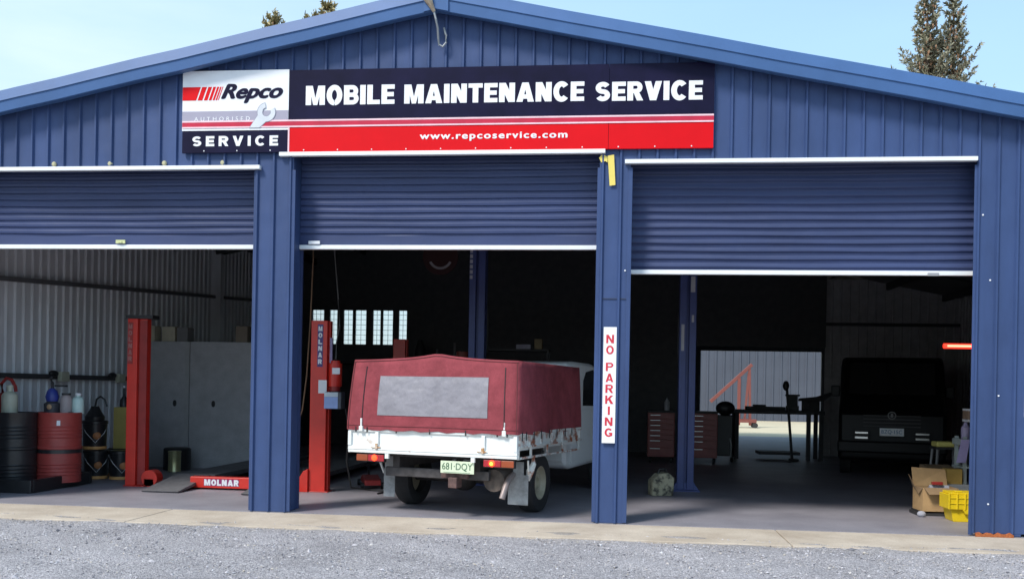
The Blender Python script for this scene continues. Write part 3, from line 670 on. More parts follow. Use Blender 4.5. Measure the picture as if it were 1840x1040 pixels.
# guard-like corner bracket on the right side under the tray
MB().tube([(.99, .50, .66), (1.0, .49, .58), (.97, .47, .50), (.95, .46, .40)], .02, 8, rs=[.018, .030, .045, .02]).build('tray_stay', m_rail, ute)
def wheel(x, y, s, parent):
    m4 = Matrix.Translation((x, y, .33)) @ Matrix.Rotation(R(90)*s, 4, 'Y')
    t = MB().lathe([(.19, -.09), (.27, -.105), (.315, -.095), (.33, -.06), (.33, .06), (.315, .095), (.27, .105), (.19, .09), (.19, -.09)], m4, 40).build('wheel', m_tyre, parent, smooth=True)
    MB().lathe([(.0, .02), (.06, .02), (.065, .05), (.10, .045), (.125, .015), (.165, .035), (.185, .085), (.198, .088), (.198, .0), (0, 0)], m4, 32).build('rim', M('cream_rim', (.42, .38, .28), .5, .1, var=.2), t, smooth=True)
for s in (-1, 1): wheel(s*.76+.05, 1.0, s, ute); wheel(s*.74, 3.95, s, ute)
# cab
body = [(2.16, .50), (2.16, 1.60), (2.24, 1.715), (2.5, 1.745), (3.25, 1.74), (3.42, 1.70), (3.98, 1.20), (4.75, 1.06), (4.92, .92), (4.94, .45), (4.4, .40), (4.32, .62), (4.12, .74), (3.78, .74), (3.58, .62), (3.50, .40), (2.42, .38), (2.22, .42)]
cab = MB().prism(body, 'x', -.80, .80).build('cab', m_uw, ute, bevel=.05, smooth=True)
m_gl = M('dark_glass', (.012, .015, .018), .12, var=.05)
for s in (-1, 1):
    MB().prism([(2.84, 1.18), (2.84, 1.50), (2.95, 1.62), (3.28, 1.66), (3.72, 1.22), (3.70, 1.17)], 'x', s*.802, s*.806).build('side_window', m_gl, cab)
    MB().prism([(2.28, 1.05), (2.28, 1.46), (2.40, 1.40), (2.70, 1.17), (2.70, 1.05)], 'x', s*.802, s*.807).build('quarter_window', m_gl, cab)
    d = MB().prism([(2.36, .46), (2.36, 1.13), (3.74, 1.13), (3.80, .80), (3.52, .62), (3.44, .46)], 'x', s*.802, s*.812).build('door', m_uw, cab, bevel=.004)
    MB().box(min(s*.812, s*.835), max(s*.812, s*.835), 2.46, 2.60, 1.03, 1.06).build('handle', m_black, d, bevel=.005)
MB().box(.10, .34, 2.150, 2.158, 1.2, 1.6).box(-.6, .6, 2.150, 2.158, 1.22, 1.60).build('rear_glass', m_gl, cab)
MB().box(.803, .812, 2.26, 2.33, .74, .98).build('cab_vent', M('vent_red', (.15, .03, .03), .5), cab)
MB().prism([(3.46, 1.715), (3.96, 1.225), (3.975, 1.24), (3.475, 1.73)], 'x', -.68, .68).build('windscreen', m_gl, cab)
MB().box(-.78, .78, 4.94, 5.04, .42, .60).build('bumper', m_dark, ute, bevel=.02)

# ------------------------------------------------------------------ four post hoist (left bay)
hst = thing('vehicle_hoist', 'bright red four post vehicle hoist with grey runways and ramps in the left bay', 'hoist', (-3.25, 2.1, 0))
m_hb = M('hoist_label_blue', (.05, .03, .18), .4)
def post(x0, x1, lab, parent, y=0):
    b = MB(); w_ = x1-x0
    f_ = .55 if lab else .9
    b.box(x0, x0+w_*f_, y-.06, y+.10, .012, 2.22); b.box(x0+w_*f_, x1, y-.00, y+.10, .012, 2.22)
    b.box(x0-.02, x1+.02, y-.075, y+.15, 0, .012)
    return b.build('post', m_red, parent, bevel=.006)
p1 = post(-1.31, -1.06, 1, hst); MB().box(-1.168, -1.06, -.012, -.002, .02, 2.20).build('recess_sheet', m_redd, hst)  # dull red sheet over the set-back part of the left post
MB().box(-1.36, -.98, -.03, .16, 2.221, 2.27).build('post_cap', m_dark, hst)
p2 = post(1.20, 1.44, 0, hst)
m_faded = M('faded_pink', (.36, .14, .13), .6)
for p, x in ((p1, -1.268), (p2, 1.325)):
    MB().box(x-.036, x+.036, -.064, -.061, 1.62, 2.17).build('name_plate', m_hb if x > 0 else m_redd, p)
    for i, c_ in enumerate('MOLNAR'):
        block_text('lettering', c_, (x-.026, x+.026, 2.145-.062-i*.085, 2.145-i*.085, -.0645), m_label if x > 0 else m_faded, p, t=.26)
MB().box(1.310, 1.42, -.064, -.061, 1.28, 1.45).build('rating_plate', m_label, p2)
MB().box(1.441, 1.47, -.02, .02, 1.64, 2.0).build('lock_strip', M('lilac_strip', (.3, .25, .42), .5), p2)
post(-1.30, -1.06, 0, hst, 4.5); post(1.20, 1.44, 0, hst, 4.5)
cb = MB().box(-.36, .92, -.16, -.02, .022, .165).build('crossbeam', m_red, hst, bevel=.008)
block_text('lettering', 'MOLNAR', (-.165, .30, .055, .135, -.1635), m_label, cb, t=.27, gap=.12)
MB().box(-.172, .307, -.1615, -.160, .049, .141).build('lettering_outline', M('outline_violet', (.25, .02, .12), .5), cb)
MB().prism([(1.02, 0.0), (1.20, 0.0), (1.20, .30), (1.14, .27), (1.06, .15), (1.0, .12)], 'y', -.10, .10).build('base_fin', m_red, hst, bevel=.006)
MB().cyl((-.98, -.05, .11), (-.98, .12, .11), .11, n=24).box(-1.05, -.92, -.05, .12, .01, .1).build('pulley_cover', m_red, hst, smooth=True)
m_run = M('runway_grey', (.13, .13, .14), .6, var=.25, scale=10, bump=.15)
for x in (-.50, .80):
    MB().box(x-.28, x+.28, .30, 4.4, .09, .15).build('runway', m_run, hst, bevel=.004)
    MB().prism([(-.66, .004), (-.68, .02), (.28, .15), (.295, .09)], 'x', x-.26, x+.22).build('ramp', m_run, hst)
# power unit on the right post
pu = thing('hydraulic_power_unit', 'red hydraulic motor with pale blue oil tank fixed on the right red hoist post', 'pump', (-1.70, 2.10, 1.05))
MB().cyl((-.035, 0, .32), (-.035, 0, .62), .085, n=24).cyl((-.035, 0, .62), (-.035, 0, .655), .06, n=20).build('motor', m_red, pu, smooth=True)
MB().cyl((-.035, 0, .26), (-.035, 0, .32), .065, n=20).build('pump_body', m_redd, pu, smooth=True)
MB().box(-.05, .05, -.092, -.086, .48, .56).build('motor_label', m_label, pu)
MB().box(-.145, .075, -.09, .09, .03, .25).build('oil_tank', M('tank_grey', (.07, .08, .1), .5), pu, bevel=.01)
MB().box(-.150, .030, -.094, -.0905, .035, .185).build('tank_label', M('pale_blue_label', (.30, .42, .75), .5), pu)
MB().box(-.150, .030, -.0942, -.0905, .187, .245).build('tank_label', M('pale_label', (.58, .66, .72), .5), pu)

hs_ = MB().tube([(0, 0, 3.9), (.01, .0, 3.0), (-.02, .02, 2.2), (-.05, .0, 1.5), (-.10, .0, 1.05), (-.16, .02, .9)], .010, 8).build('air_hose', M('hose_brown', (.20, .12, .07), .6), smooth=True)
hs_.location = (-2.12, 2.25, 0); tag(hs_, 'thin brown air hose hanging from the roof left of the right red post', 'hose')
cb2 = MB().tube([(-.10, 0, 4.0), (-.06, 0, 3.1), (0, 0, 2.5), (.02, .01, 2.15), (-.02, .02, 1.95), (-.02, .0, 1.72)], .008, 8).build('power_cable', M('cable_grey', (.10, .10, .10), .6), smooth=True)
cb2.location = (-1.72, 2.12, 0); tag(cb2, 'dark power cable dropping from the roof to the red hydraulic motor', 'cable')
dc = MB().tube([(0, 0, 1.09), (.05, .0, .8), (.02, .02, .4), (.08, .05, .05), (.3, .2, .012), (.6, .1, .012), (.5, -.2, .012)], .012, 8).build('oil_line', M('line_black', (.02, .02, .02), .5), smooth=True)
dc.location = (-1.62, 2.20, 0); tag(dc, 'black oil line running from the pale blue tank down to the floor', 'hose')

# low trolley jack beside the right post
tj = thing('trolley_jack', 'low dull red trolley jack on the floor right of the red hoist post', 'jack', (-1.45, 2.9, 0), R(-70))
MB().prism([(-.30, .05), (-.30, .12), (-.1, .16), (.32, .12), (.34, .05)], 'y', -.11, .11).build('body', m_redd, tj, bevel=.01)
for x in (-.24, .28):
    for s in (-1, 1): MB().cyl((x, s*.12, .045), (x, s*.16, .045), .045, n=16).build('wheel', m_black, tj)
MB().bar((-.28, 0, .12), (-.75, 0, .55), .03).build('handle', m_black, tj)

# ------------------------------------------------------------------ left bay goods
sp_ = thing('spill_pallet', 'black plastic spill pallet under the oil drums', 'pallet', (-5.95, 1.55, 0))
b = MB(); b.box(-.78, .78, -.62, .68, 0, .055)
b.box(-.80, .80, -.66, -.60, 0, .16); b.box(-.80, .80, .66, .72, 0, .16); b.box(-.80, -.74, -.60, .66, 0, .16); b.box(.74, .80, -.60, .66, 0, .16); b.build('tub', m_black, sp_, bevel=.012)
b = MB()
for i in range(13): b.box(-.72+.112*i, -.65+.112*i, -.58, .64, .056, .068)
b.build('grate', m_dark, sp_)
def drum(loc, mat, label, band=None, hilite=True):
    t = thing('oil_drum', label, 'drum', loc, 0, 'oil drums on the spill pallet'); r = .27; H = .90
    prof = [(0, .01), (r-.01, .01), (r+.004, 0), (r+.004, .015), (r, .02)]
    z = .02
    for z0 in (.10, .145, .19, .235, .60-.02, .625, .67, .715): prof += [(r, z0-.012), (r+.007, z0), (r, z0+.012)]
    prof = prof[:5] + [p for p in prof[5:] if p[1] < .3] + [(r, .42), (r+.010, .435), (r+.010, .455), (r, .47)] + [p for p in prof[5:] if p[1] > .5]
    prof += [(r, H-.03), (r+.006, H-.015), (r+.006, H), (r-.008, H), (r-.012, H-.02), (0, H-.02)]
    b_ = MB().lathe(prof, None, 48).build('shell', mat, t, smooth=True, ang=25)
    MB().cyl((.15, 0, H-.02), (.15, 0, H+.005), .03, n=14).build('bung', m_dark, t)
    return t
m_drk = M('drum_black', (.022, .022, .025), .35, var=.2); m_drr = M('drum_red', (.36, .055, .048), .42, var=.16, scale=5)
drum((-5.735, 1.42, .069), m_drk, 'black steel oil drum with bright ribs next to the red drum')
dr = drum((-5.325, 1.76, .069), m_drr, 'maroon red steel oil drum with dark middle band and small white label', band=1)
MB().lathe([(.2745, .375), (.2745, .425)], None, 48).build('dark_band', m_drk, dr, smooth=True)
a0 = math.atan2(-10.2-1.76, 2+5.325)
b = MB(); vs = []
for i in range(5):
    a = a0 + .04 - .16 + .15*i/4 ; vs += [(.2765*math.cos(a), .2765*math.sin(a), .735), (.2765*math.cos(a), .2765*math.sin(a), .80)]
b.add(vs, [(2*i, 2*i+2, 2*i+3, 2*i+1) for i in range(4)]); b.build('paper_label', m_label, dr)
# bottles and pumps on the drums
def bottle(loc, r, h, mat, capm, name, label, cat, capr=.3, neck=.75, handle=False, rz=0):
    t = thing(name, label, cat, loc, rz)
    MB().lathe([(0, 0), (r*.95, 0), (r, .02), (r, h*neck*.85), (r*.8, h*neck*.97), (r*capr, h*neck*1.06), (r*capr, h*.93), (0, h*.93)], None, 24).build('body', mat, t, smooth=True, ang=50)
    MB().cyl((0, 0, h*.90), (0, 0, h), r*capr*1.25, n=16).build('cap', capm, t, smooth=True)
    if handle: MB().tube([(r*.3, 0, h*.78), (r*.75, 0, h*.95), (r*1.15, 0, h*.8), (r*1.05, 0, h*.55)], r*.13, 8).build('handle', capm, t, smooth=True)
    return t
DT = .069+.90
m_milk = M('milky_plastic', (.50, .52, .42), .45, var=.1); m_pk = M('pale_pink_plastic', (.38, .32, .32), .5); m_lg = M('pale_green_plastic', (.55, .72, .68), .4); m_bp = M('blue_plastic', (.03, .05, .28), .4)
bottle((-5.76, 1.36, DT-.02), .095, .36, m_milk, m_milk, 'oil_jug', 'milky plastic oil jug standing on the black drum', 'jug', .35)
hp = thing('hand_pump', 'red curved hand pump on the black drum at the left edge', 'pump', (-5.91, 1.44, DT-.02))
MB().cyl((0, 0, 0), (0, 0, .26), .045, n=16).build('barrel', m_redd, hp, smooth=True)
MB().tube([(0, 0, .26), (-.02, 0, .38), (.05, 0, .45), (.12, 0, .43), (.17, 0, .34), (.18, 0, .28)], .022, 8).build('spout', m_redd, hp, smooth=True)
bp_ = thing('drum_pump', 'dark pump with a blue head standing on the maroon drum', 'pump', (-5.42, 1.74, DT-.02))
MB().lathe([(0, 0), (.095, 0), (.10, .13), (.06, .16), (0, .16)], None, 20).build('base', M('pump_dark', (.05, .05, .06), .4), bp_, smooth=True)
MB().lathe([(0, .16), (.07, .16), (.085, .22), (.06, .30), (.025, .33), (0, .33)], None, 20).build('head', m_bp, bp_, smooth=True)
MB().tube([(0, 0, .33), (.0, 0, .40), (-.03, 0, .45), (.01, 0, .48)], .022, 8).box(.04, .20, -.02, .02, .35, .375).build('lever', m_dark, bp_)
MB().ball((.02, -.098, .09), .035, (1, .3, 1)).build('badge', M('tan_badge', (.45, .28, .16), .5), bp_, smooth=True)
bottle((-5.25, 1.78, DT-.02), .075, .27, m_pk, m_dark, 'oil_bottle', 'dull pinkish bottle on the maroon drum beside the blue pump', 'bottle', .6, .85)
bottle((-5.13, 1.86, DT-.02), .075, .27, m_lg, m_label, 'coolant_bottle', 'pale green and white coolant bottle on the right rim of the maroon drum', 'bottle', .4, .8)
# buckets
m_or = M('orange_rim', (.80, .42, .15), .5); m_ol = M('bucket_logo', (.50, .20, .07), .5); m_bk = M('bucket_black', (.02, .02, .022), .35)
def bucket(loc, label, group='black oil buckets behind the hoist post'):
    t = thing('oil_bucket', label, 'bucket', loc, a0+R(90), group)
    MB().lathe([(0, .0), (.150, 0), (.152, .02), (.165, .36), (.176, .365), (.176, .40), (.16, .41), (0, .41)], None, 32).build('tub', m_bk, t, smooth=True, ang=30)
    MB().lathe([(.156, .004), (.160, .006), (.161, .045), (.157, .047)], None, 32).build('orange_band', m_or, t, smooth=True)
    MB().ball((.02, -.150, .20), .055, (1, .35, 1)).build('round_logo', m_ol, t, smooth=True)
    MB().tube([(-.17, 0, .34), (-.12, -.13, .24), (0, -.175, .10), (.12, -.13, .24), (.17, 0, .34)], .004, 6).build('handle', m_galv, t)
    return t
bk0 = bucket((-5.46, 2.90, 0), 'black oil bucket with orange base band at the bottom of the stack')
dup(bk0, (-5.49, 2.91, .415), label='black oil bucket with orange logo standing on another bucket')
dup(bk0, (-5.09, 2.92, 0), label='black oil bucket under the mustard carton beside the hoist post')
yc = MB().box(-.16, .16, -.15, .15, 0, .60).build('carton', M('mustard_card', (.42, .34, .10), .7, var=.08)); yc.location = (-5.22, 3.35, .412); yc.rotation_euler = (0, 0, .1)
tag(yc, 'tall mustard yellow carton on the buckets left of the hoist post', 'carton')
sup = bucket((-5.36, 3.38, 0), 'black oil bucket hidden behind the front buckets and carrying the mustard carton')
fn = thing('grease_gun', 'black grease pump with a curved handle on top of the stacked bucket', 'pump', (-5.50, 2.92, .826))
MB().lathe([(0, 0), (.13, 0), (.135, .05), (.09, .12), (.05, .20), (0, .20)], None, 20).build('body', m_bk, fn, smooth=True)
MB().tube([(0, 0, .2), (.02, 0, .3), (.08, 0, .34), (.14, 0, .30), (.18, 0, .2)], .014, 8).build('handle', m_bk, fn, smooth=True)
tf = thing('funnel_can', 'small black can with a white cap behind the mustard carton', 'can', (-5.28, 3.32, 1.013))
MB().lathe([(0, 0), (.06, 0), (.06, .10), (.02, .16), (.015, .28), (0, .28)], None, 16).build('body', m_bk, tf, smooth=True)
MB().cyl((0, 0, .28), (0, 0, .31), .018, n=10).build('cap', m_label, tf)
# tin and dark drum in front of the cabinet
tin = MB().lathe([(0, 0), (.10, 0), (.10, .01), (.096, .02), (.096, .29), (.10, .30), (.10, .32), (0, .32)], None, 28).build('paint_tin', M('gold_tin', (.50, .48, .26), .28, .6, var=.2, scale=8), smooth=True, ang=30); tin.location = (-4.96, 4.30, .0)
tag(tin, 'shiny gold green tin on the floor before the grey cabinets', 'tin')
td = MB().lathe([(0, 0), (.21, 0), (.21, .33), (.19, .35), (0, .35)], None, 28).build('waste_bin', m_black, smooth=True, ang=30); td.location = (-5.07, 4.62, 0)
tag(td, 'low black bin behind the shiny tin', 'bin')
# grey cabinets (two tall lockers joined)
m_cab = M('cabinet_grey', (.42, .42, .43), .6, var=.14, scale=4, fine=.1, bscale=90)
m_cab2 = M('cabinet_edge', (.40, .40, .40), .5)
for x0, x1, lab in ((-6.05, -5.08, 'tall grey steel cabinet with a pale edge left of the joint behind the hoist'), (-5.07, -3.50, 'tall wide grey steel cabinet right of the joint behind the hoist')):
    c_ = thing('steel_cabinet', lab, 'cabinet', ((x0+x1)/2, 5.3, 0), 0, 'grey steel cabinets'); hw = (x1-x0)/2
    MB().box(-hw, hw, -.28, .30, 0, 2.06).build('body', m_cab, c_, bevel=.004)
    MB().box(hw-.07, hw-.005, -.287, -.281, .02, 2.05).build('edge_strip', m_cab2, c_)
    for q in ([.25] if x0 < -6 else [-.37, .30]):
        MB().lathe([(0, 0), (.035, 0), (.035, .02), (0, .02)], Matrix.Translation((q, -.284, 1.05)) @ Matrix.Rotation(R(90), 4, 'X') @ Matrix.Diagonal((.8, 1.5, 1, 1)), 14).build('handle', m_black, c_)
m_bx = M('carton_cream', (.52, .48, .36), .7)
for x, w_, h_, lab, mt in ((-6.02, .36, .25, 'cream carton on the left cabinet left of the hoist post', m_bx), (-5.60, .22, .24, 'cream carton on the cabinets just right of the hoist post', m_bx), (-5.36, .18, .23, 'dim grey carton on top of the cabinets beside a cream one', M('grey_card', (.20, .20, .2), .8)), (-4.35, .2, .26, 'dim beige carton near the right end of the cabinets', M('dim_card', (.22, .18, .14), .8))):
    o = MB().box(-w_/2, w_/2, -.12, .12, 0, h_).box(-w_/2+.01, w_/2-.01, -.1, .1, h_, h_+.006).build('carton', mt, bevel=.004); o.location = (x+.12, 5.2, 2.062); tag(o, lab, 'carton')
tl = MB().cyl((0, 0, 0), (0, 0, .30), .03, n=14).build('spray_can', M('pale_green_can', (.5, .65, .6), .4), smooth=True); tl.location = (-4.06, 5.15, 2.062); tag(tl, 'pale green spray can on the cabinets near the blue pillar', 'can')
# outlets on the wall rail, hanging rag
m_out = M('outlet_cream', (.55, .55, .42), .6)
for y, lab in ((3.05, 'cream power outlet on the wall rail above the black drum'), (4.65, 'cream power outlet on the wall rail above the buckets')):
    t = thing('power_outlet', lab, 'outlet', (-6.1, y, 1.44), 0, 'power outlets on the wall rail')
    MB().box(.0, .07, -.10, .10, -.07, .07).build('plate', m_out, t, bevel=.008)
    MB().ball((.03, -.24, .04), .06, (.8, 1.6, .8)).build('plug', m_black, t, smooth=True)
hk = MB().tube([(0, 0, 0), (.01, 0, -.3), (0, .01, -.55)], .022, 8, rs=[.006, .022, .008]).build('hanging_tool', M('pale_tool', (.55, .55, .55), .5)); hk.location = (-6.1, 3.5, 2.35); tag(hk, 'thin pale tool hanging on the ribbed left wall', 'tool')

# ------------------------------------------------------------------ blue two post hoist
m_bpst = M('hoist_blue', (.045, .065, .21), .45, var=.15, scale=4)
def bpost(x, lab):
    t = thing('hoist_post', lab, 'hoist post', (x, 3.75, 0), 0, 'blue two post hoist')
    MB().box(-.115, -.02, -.12, .12, .015, 3.62).box(.02, .115, -.12, .12, .015, 3.62).box(-.02, .02, -.06, .12, .015, 3.62).build('column', m_bpst, t, bevel=.006)
    MB().box(-.20, .20, -.22, .22, 0, .015).prism([(-.19, .015), (.19, .015), (.118, .12), (-.118, .12)], 'y', -.10, .10).build('base', m_bpst, t)
    b_ = MB().box(-.13, .13, .125, .17, 1.9, 2.5); b_.build('carriage', m_dark, t, bevel=.008)
    return t
q = bpost(2.865, 'blue hoist column with pale stickers standing in the right bay')
MB().box(-.09, -.05, -.1255, -.121, 1.96, 2.33).box(.05, .08, -.1255, -.121, 2.36, 2.46).build('pale_sticker', M('grey_sticker', (.42, .42, .46), .6), q)
MB().box(.03, .09, -.1255, -.121, 2.78, 3.0).build('pale_sticker', MATS['grey_sticker'], q)
q = bpost(-.13, 'dark blue hoist column rising behind the maroon canopy')
for i in range(9): MB().box(-.11, -.07, -.1235, -.1215, 2.95+i*.075, 3.0+i*.075).build('faded_letter', MATS['grey_sticker'], q)
mc = thing('oil_drainer', 'dull red oil drainer tank standing left of the dark blue column', 'drainer', (-.52, 4.8, 0))
MB().cyl((0, 0, .12), (0, 0, 1.95), .10, n=20).box(-.2, .2, -.2, .2, .08, .12).build('tank', M('dim_red', (.16, .03, .02), .6), mc, smooth=True)
for sx in (-1, 1):
    for sy in (-1, 1): MB().cyl((sx*.16-.015, sy*.16, .04), (sx*.16+.015, sy*.16, .04), .04, n=12).build('castor', m_black, mc)
ch_ = MB().tube([(0, 0, 0), (.004, 0, -.9), (0, 0, -1.75)], .008, 6).ball((0, 0, -1.85), .05, (1, .5, 1.6)).build('pull_chain', M('chain_grey', (.12, .12, .12), .6), smooth=True)
ch_.location = (-.51, 7.0, 4.35); tag(ch_, 'thin pull chain with a grey handle hanging in the middle bay', 'chain')
rs_ = thing('round_sign', 'dark red round sign with a pale lower arc hung high in the middle bay', 'sign', (-1.52, 8.0, 3.86))
MB().cyl((0, 0, 0), (0, .02, 0), .34, n=40).build('disc', M('dim_maroon', (.06, .012, .012), .6), rs_)
vs = []
for i in range(17):
    a = R(205 + 130*i/16); vs += [(.19*math.cos(a), -.002, .19*math.sin(a)), (.235*math.cos(a), -.002, .235*math.sin(a))]
MB().add(vs, [(2*i, 2*i+2, 2*i+3, 2*i+1) for i in range(16)]).build('pale_arc', M('arc_pale', (.45, .40, .42), .6), rs_)
MB().bar((-.2, .01, .28), (-.2, .01, 1.2), .01).bar((.2, .01, .28), (.2, .01, 1.2), .01).build('hangers', m_dark, rs_)
# shelf behind the ute with a carton
sh = thing('shelving', 'dark steel shelving behind the ute in the middle bay', 'shelf', (-.3, 9.2, 0))
for z in (.4, 1.2, 2.14): MB().box(-.8, .8, -.25, .25, z, z+.04).build('shelf', m_frame, sh)
for sx in (-.78, .78):
    for sy in (-.23, .23): MB().box(sx-.02, sx+.02, sy-.02, sy+.02, 0, 2.14).build('upright', m_frame, sh)
o = MB().box(-.13, .16, -.14, .14, 0, .09).build('tray_box', M('pale_lilac', (.4, .4, .5), .6), bevel=.004); o.location = (-.02, 9.1, 2.181); tag(o, 'flat pale box on the shelving above the canopy', 'box')
o = MB().box(-.06, .09, -.12, .12, 0, .2).build('carton', M('tan_card', (.34, .27, .16), .8), bevel=.004); o.location = (.27, 9.1, 2.181); tag(o, 'small tan carton on the shelving right of the flat pale box', 'carton')
# bench clutter near windows
bn = thing('rear_bench', 'dark bench with small items under the rear windows', 'bench', (-3.6, 11.6, 0))
MB().box(-1.8, 2.4, -.35, .35, 1.9, 1.96).build('top', m_frame, bn)
for x in (-1.7, .3, 2.3): MB().box(x-.04, x+.04, -.3, .3, 0, 1.9).build('leg', m_frame, bn)
MB().lathe([(0, 0), (.12, 0), (.14, .25), (.08, .42), (.05, .5), (0, .5)], Matrix.Translation((.95, 0, 1.96)), 14).build('pump', m_dark, bn, smooth=True)
for x, h in ((1.35, .3), (1.75, .45)): MB().cyl((x, 0, 1.96), (x, 0, 1.96+h), .03, n=10).build('bottle', M('dim_grey_plastic', (.2, .19, .2), .5), bn, smooth=True)

# ------------------------------------------------------------------ right bay goods
def chest(loc, lab, w_=.52, h_=.98):
    t = thing('tool_chest', lab, 'tool chest', loc, 0, 'maroon tool chests')
    MB().box(-w_/2, w_/2, -.22, .24, .12, h_).build('body', M('chest_maroon', (.28, .055, .048), .4, var=.15), t, bevel=.008)
    z = .16; k = 0
    while z < h_-.08:
        hh = .15 if k < 2 else .10
        d = MB().box(-w_/2+.02, w_/2-.02, -.235, -.221, z, z+hh-.012).build('drawer', MATS['chest_maroon'], t, bevel=.004)
        MB().box(-w_/2+.05, -.02, -.250, -.236, z+hh-.035, z+hh-.022).build('handle', M('chrome_dull', (.5, .5, .5), .35, .8), d)
        z += hh; k += 1
    for sx in (-1, 1): MB().cyl((sx*w_*.38-.02, -.12, .055), (sx*w_*.38+.02, -.12, .055), .055, n=16).build('castor', m_black, t)
    MB().box(-w_/2-.005, w_/2+.005, -.24, .25, h_+.001, h_+.04).build('lid', m_dark, t, bevel=.006)
    return t
c1 = chest((2.72, 9.2, 0), 'maroon drawer tool chest left of the blue column')
dup(c1, (3.54, 9.2, 0), label='maroon drawer tool chest right of the blue column')
o = MB().lathe([(0, 0), (.05, 0), (.055, .16), (.02, .22), (0, .26)], None, 14).build('spray_can', M('can_pale', (.35, .35, .37), .4), smooth=True); o.location = (2.83, 9.15, 1.022); tag(o, 'grey can standing on the left maroon tool chest', 'can')
o = MB().box(-.03, .03, -.03, .03, 0, .16).build('bottle', m_label, bevel=.008); o.location = (3.33, 9.05, 1.022); tag(o, 'small white bottle on the right maroon tool chest by the blue column', 'bottle')
wt = thing('welding_trolley', 'tall black welding trolley right of the tool chests', 'trolley', (3.98, 9.6, 0))
MB().box(-.16, .16, -.2, .2, .14, .95).build('box', m_black, wt, bevel=.02)
MB().ball((.02, -.02, 1.08), .19, (1, .8, .75)).build('coiled_cable', m_black, wt, smooth=True)
for sx in (-1, 1): MB().cyl((sx*.17-.02, .1, .1), (sx*.17+.02, .1, .1), .10, n=18).build('wheel', m_black, wt)
MB().tube([(.10, -.21, .5), (.13, -.22, .35), (.12, -.22, .12)], .018, 8).build('grey_hose', M('hose_grey', (.35, .36, .35), .5), wt)
wb_ = thing('workbench', 'dark steel workbench with legs in front of the rear opening', 'workbench', (5.2, 11.2, 0))
MB().box(-.90, .98, -.35, .35, .96, 1.04).build('top', m_frame, wb_, bevel=.006)
for sx in (-.82, .66, .92):
    for sy in (-.3, .3):
        if sx == .66 and sy > 0: continue
        MB().box(sx-.04, sx+.04, sy-.04, sy+.04, 0, .96).build('leg', m_frame, wb_)
MB().box(-.35, .5, -.3, .3, .10, .16).build('lower_shelf', m_frame, wb_)
o = MB().box(-.45, .35, -.2, .2, 0, .07).box(-.30, -.05, -.15, .1, .07, .11).build('tool_tray', m_dark, bevel=.01); o.location = (5.05, 11.2, 1.042); tag(o, 'flat dark tool tray on the middle of the workbench', 'tool tray')
vz = thing('pedestal_stand', 'slim black leaning pedestal with a rounded head before the workbench', 'stand', (5.50, 10.7, 0))
MB().bar((0, 0, .03), (-.13, 0, 1.50), .05).build('pole', m_dark, vz); MB().ball((-.15, 0, 1.56), .075, (.9, .8, 1.4)).build('head', m_dark, vz, smooth=True)
MB().box(-.05, .12, -.12, .12, 0, .04).build('foot', m_dark, vz)
v2 = thing('bench_grinder', 'dark bench grinder with square guard on the workbench', 'grinder', (5.55, 11.2, 1.042))
MB().box(-.10, .14, -.12, .12, 0, .10).box(-.12, .16, -.10, .10, .30, .34).box(-.09, .12, -.08, .08, .10, .30).build('housing', M('grinder_grey', (.07, .08, .08), .5), v2, bevel=.01)
v3 = thing('bench_vise', 'black bench vise with a long arm at the right end of the workbench', 'vise', (5.98, 11.2, 1.042))
MB().box(-.20, .14, -.12, .12, 0, .20).prism([(-.28, .20), (.2, .20), (.40, .34), (.38, .40), (.10, .30), (-.26, .26)], 'y', -.10, .10).build('body', m_dark, v3, bevel=.01)
MB().cyl((-.1, -.2, .12), (-.1, .2, .12), .015, n=10).build('screw_bar', m_dark, v3)

# engine crane in the yard
m_crn = M('crane_orange_red', (.20, .06, .05), .55, var=.12)
ec = thing('engine_crane', 'orange red engine crane standing in the yard beyond the rear opening', 'crane', (7.0, 31.0, -.02))
MB().bar((-1.45, 0, 1.05), (.22, 0, 2.62), .12, .14).build('boom', m_crn, ec, bevel=.01)
MB().box(-.35, -.23, -.07, .07, .1, 2.05).bar((.18, 0, .1), (.12, 0, 2.45), .10).build('mast', m_crn, ec)
MB().bar((-.05, 0, .3), (.10, 0, 2.3), .09).build('ram', m_crn, ec)
MB().box(-1.3, .40, -.35, -.25, .22, .36).box(-1.3, .40, .25, .35, .22, .36).box(.25, .40, -.25, .25, .22, .36).build('base_frame', m_crn, ec)
for x, y in ((-1.2, -.3), (-1.2, .3), (.35, -.3), (.35, .3)): MB().cyl((x, y-.03, .11), (x, y+.03, .11), .11, n=16).build('castor', m_dark, ec)

# steel shed behind the yard
sdb = thing('rear_shed', 'grey corrugated shed wall behind the yard seen through the rear opening', 'shed', (8, 42, -.02))
b = MB(); ribbed(b, -12, 14, 0, 5.2, 0, phase=0, pit=.42, w=.14, t=.08, h=.05); b.build('wall', M('shed_grey', (.075, .085, .115), .5, .1, var=.12, scale=.5), sdb)
MB().prism([(-.2, 5.2), (5.5, 6.8), (5.5, 6.9), (-.3, 5.3)], 'x', -12, 14).build('roof', m_galv, sdb)
MB().box(-12, -11.9, .1, 5, 0, 5.1).box(13.9, 14, .1, 5, 0, 5.1).box(-12, 14, 5, 5.1, 0, 5.2).build('side_walls', m_galv, sdb)

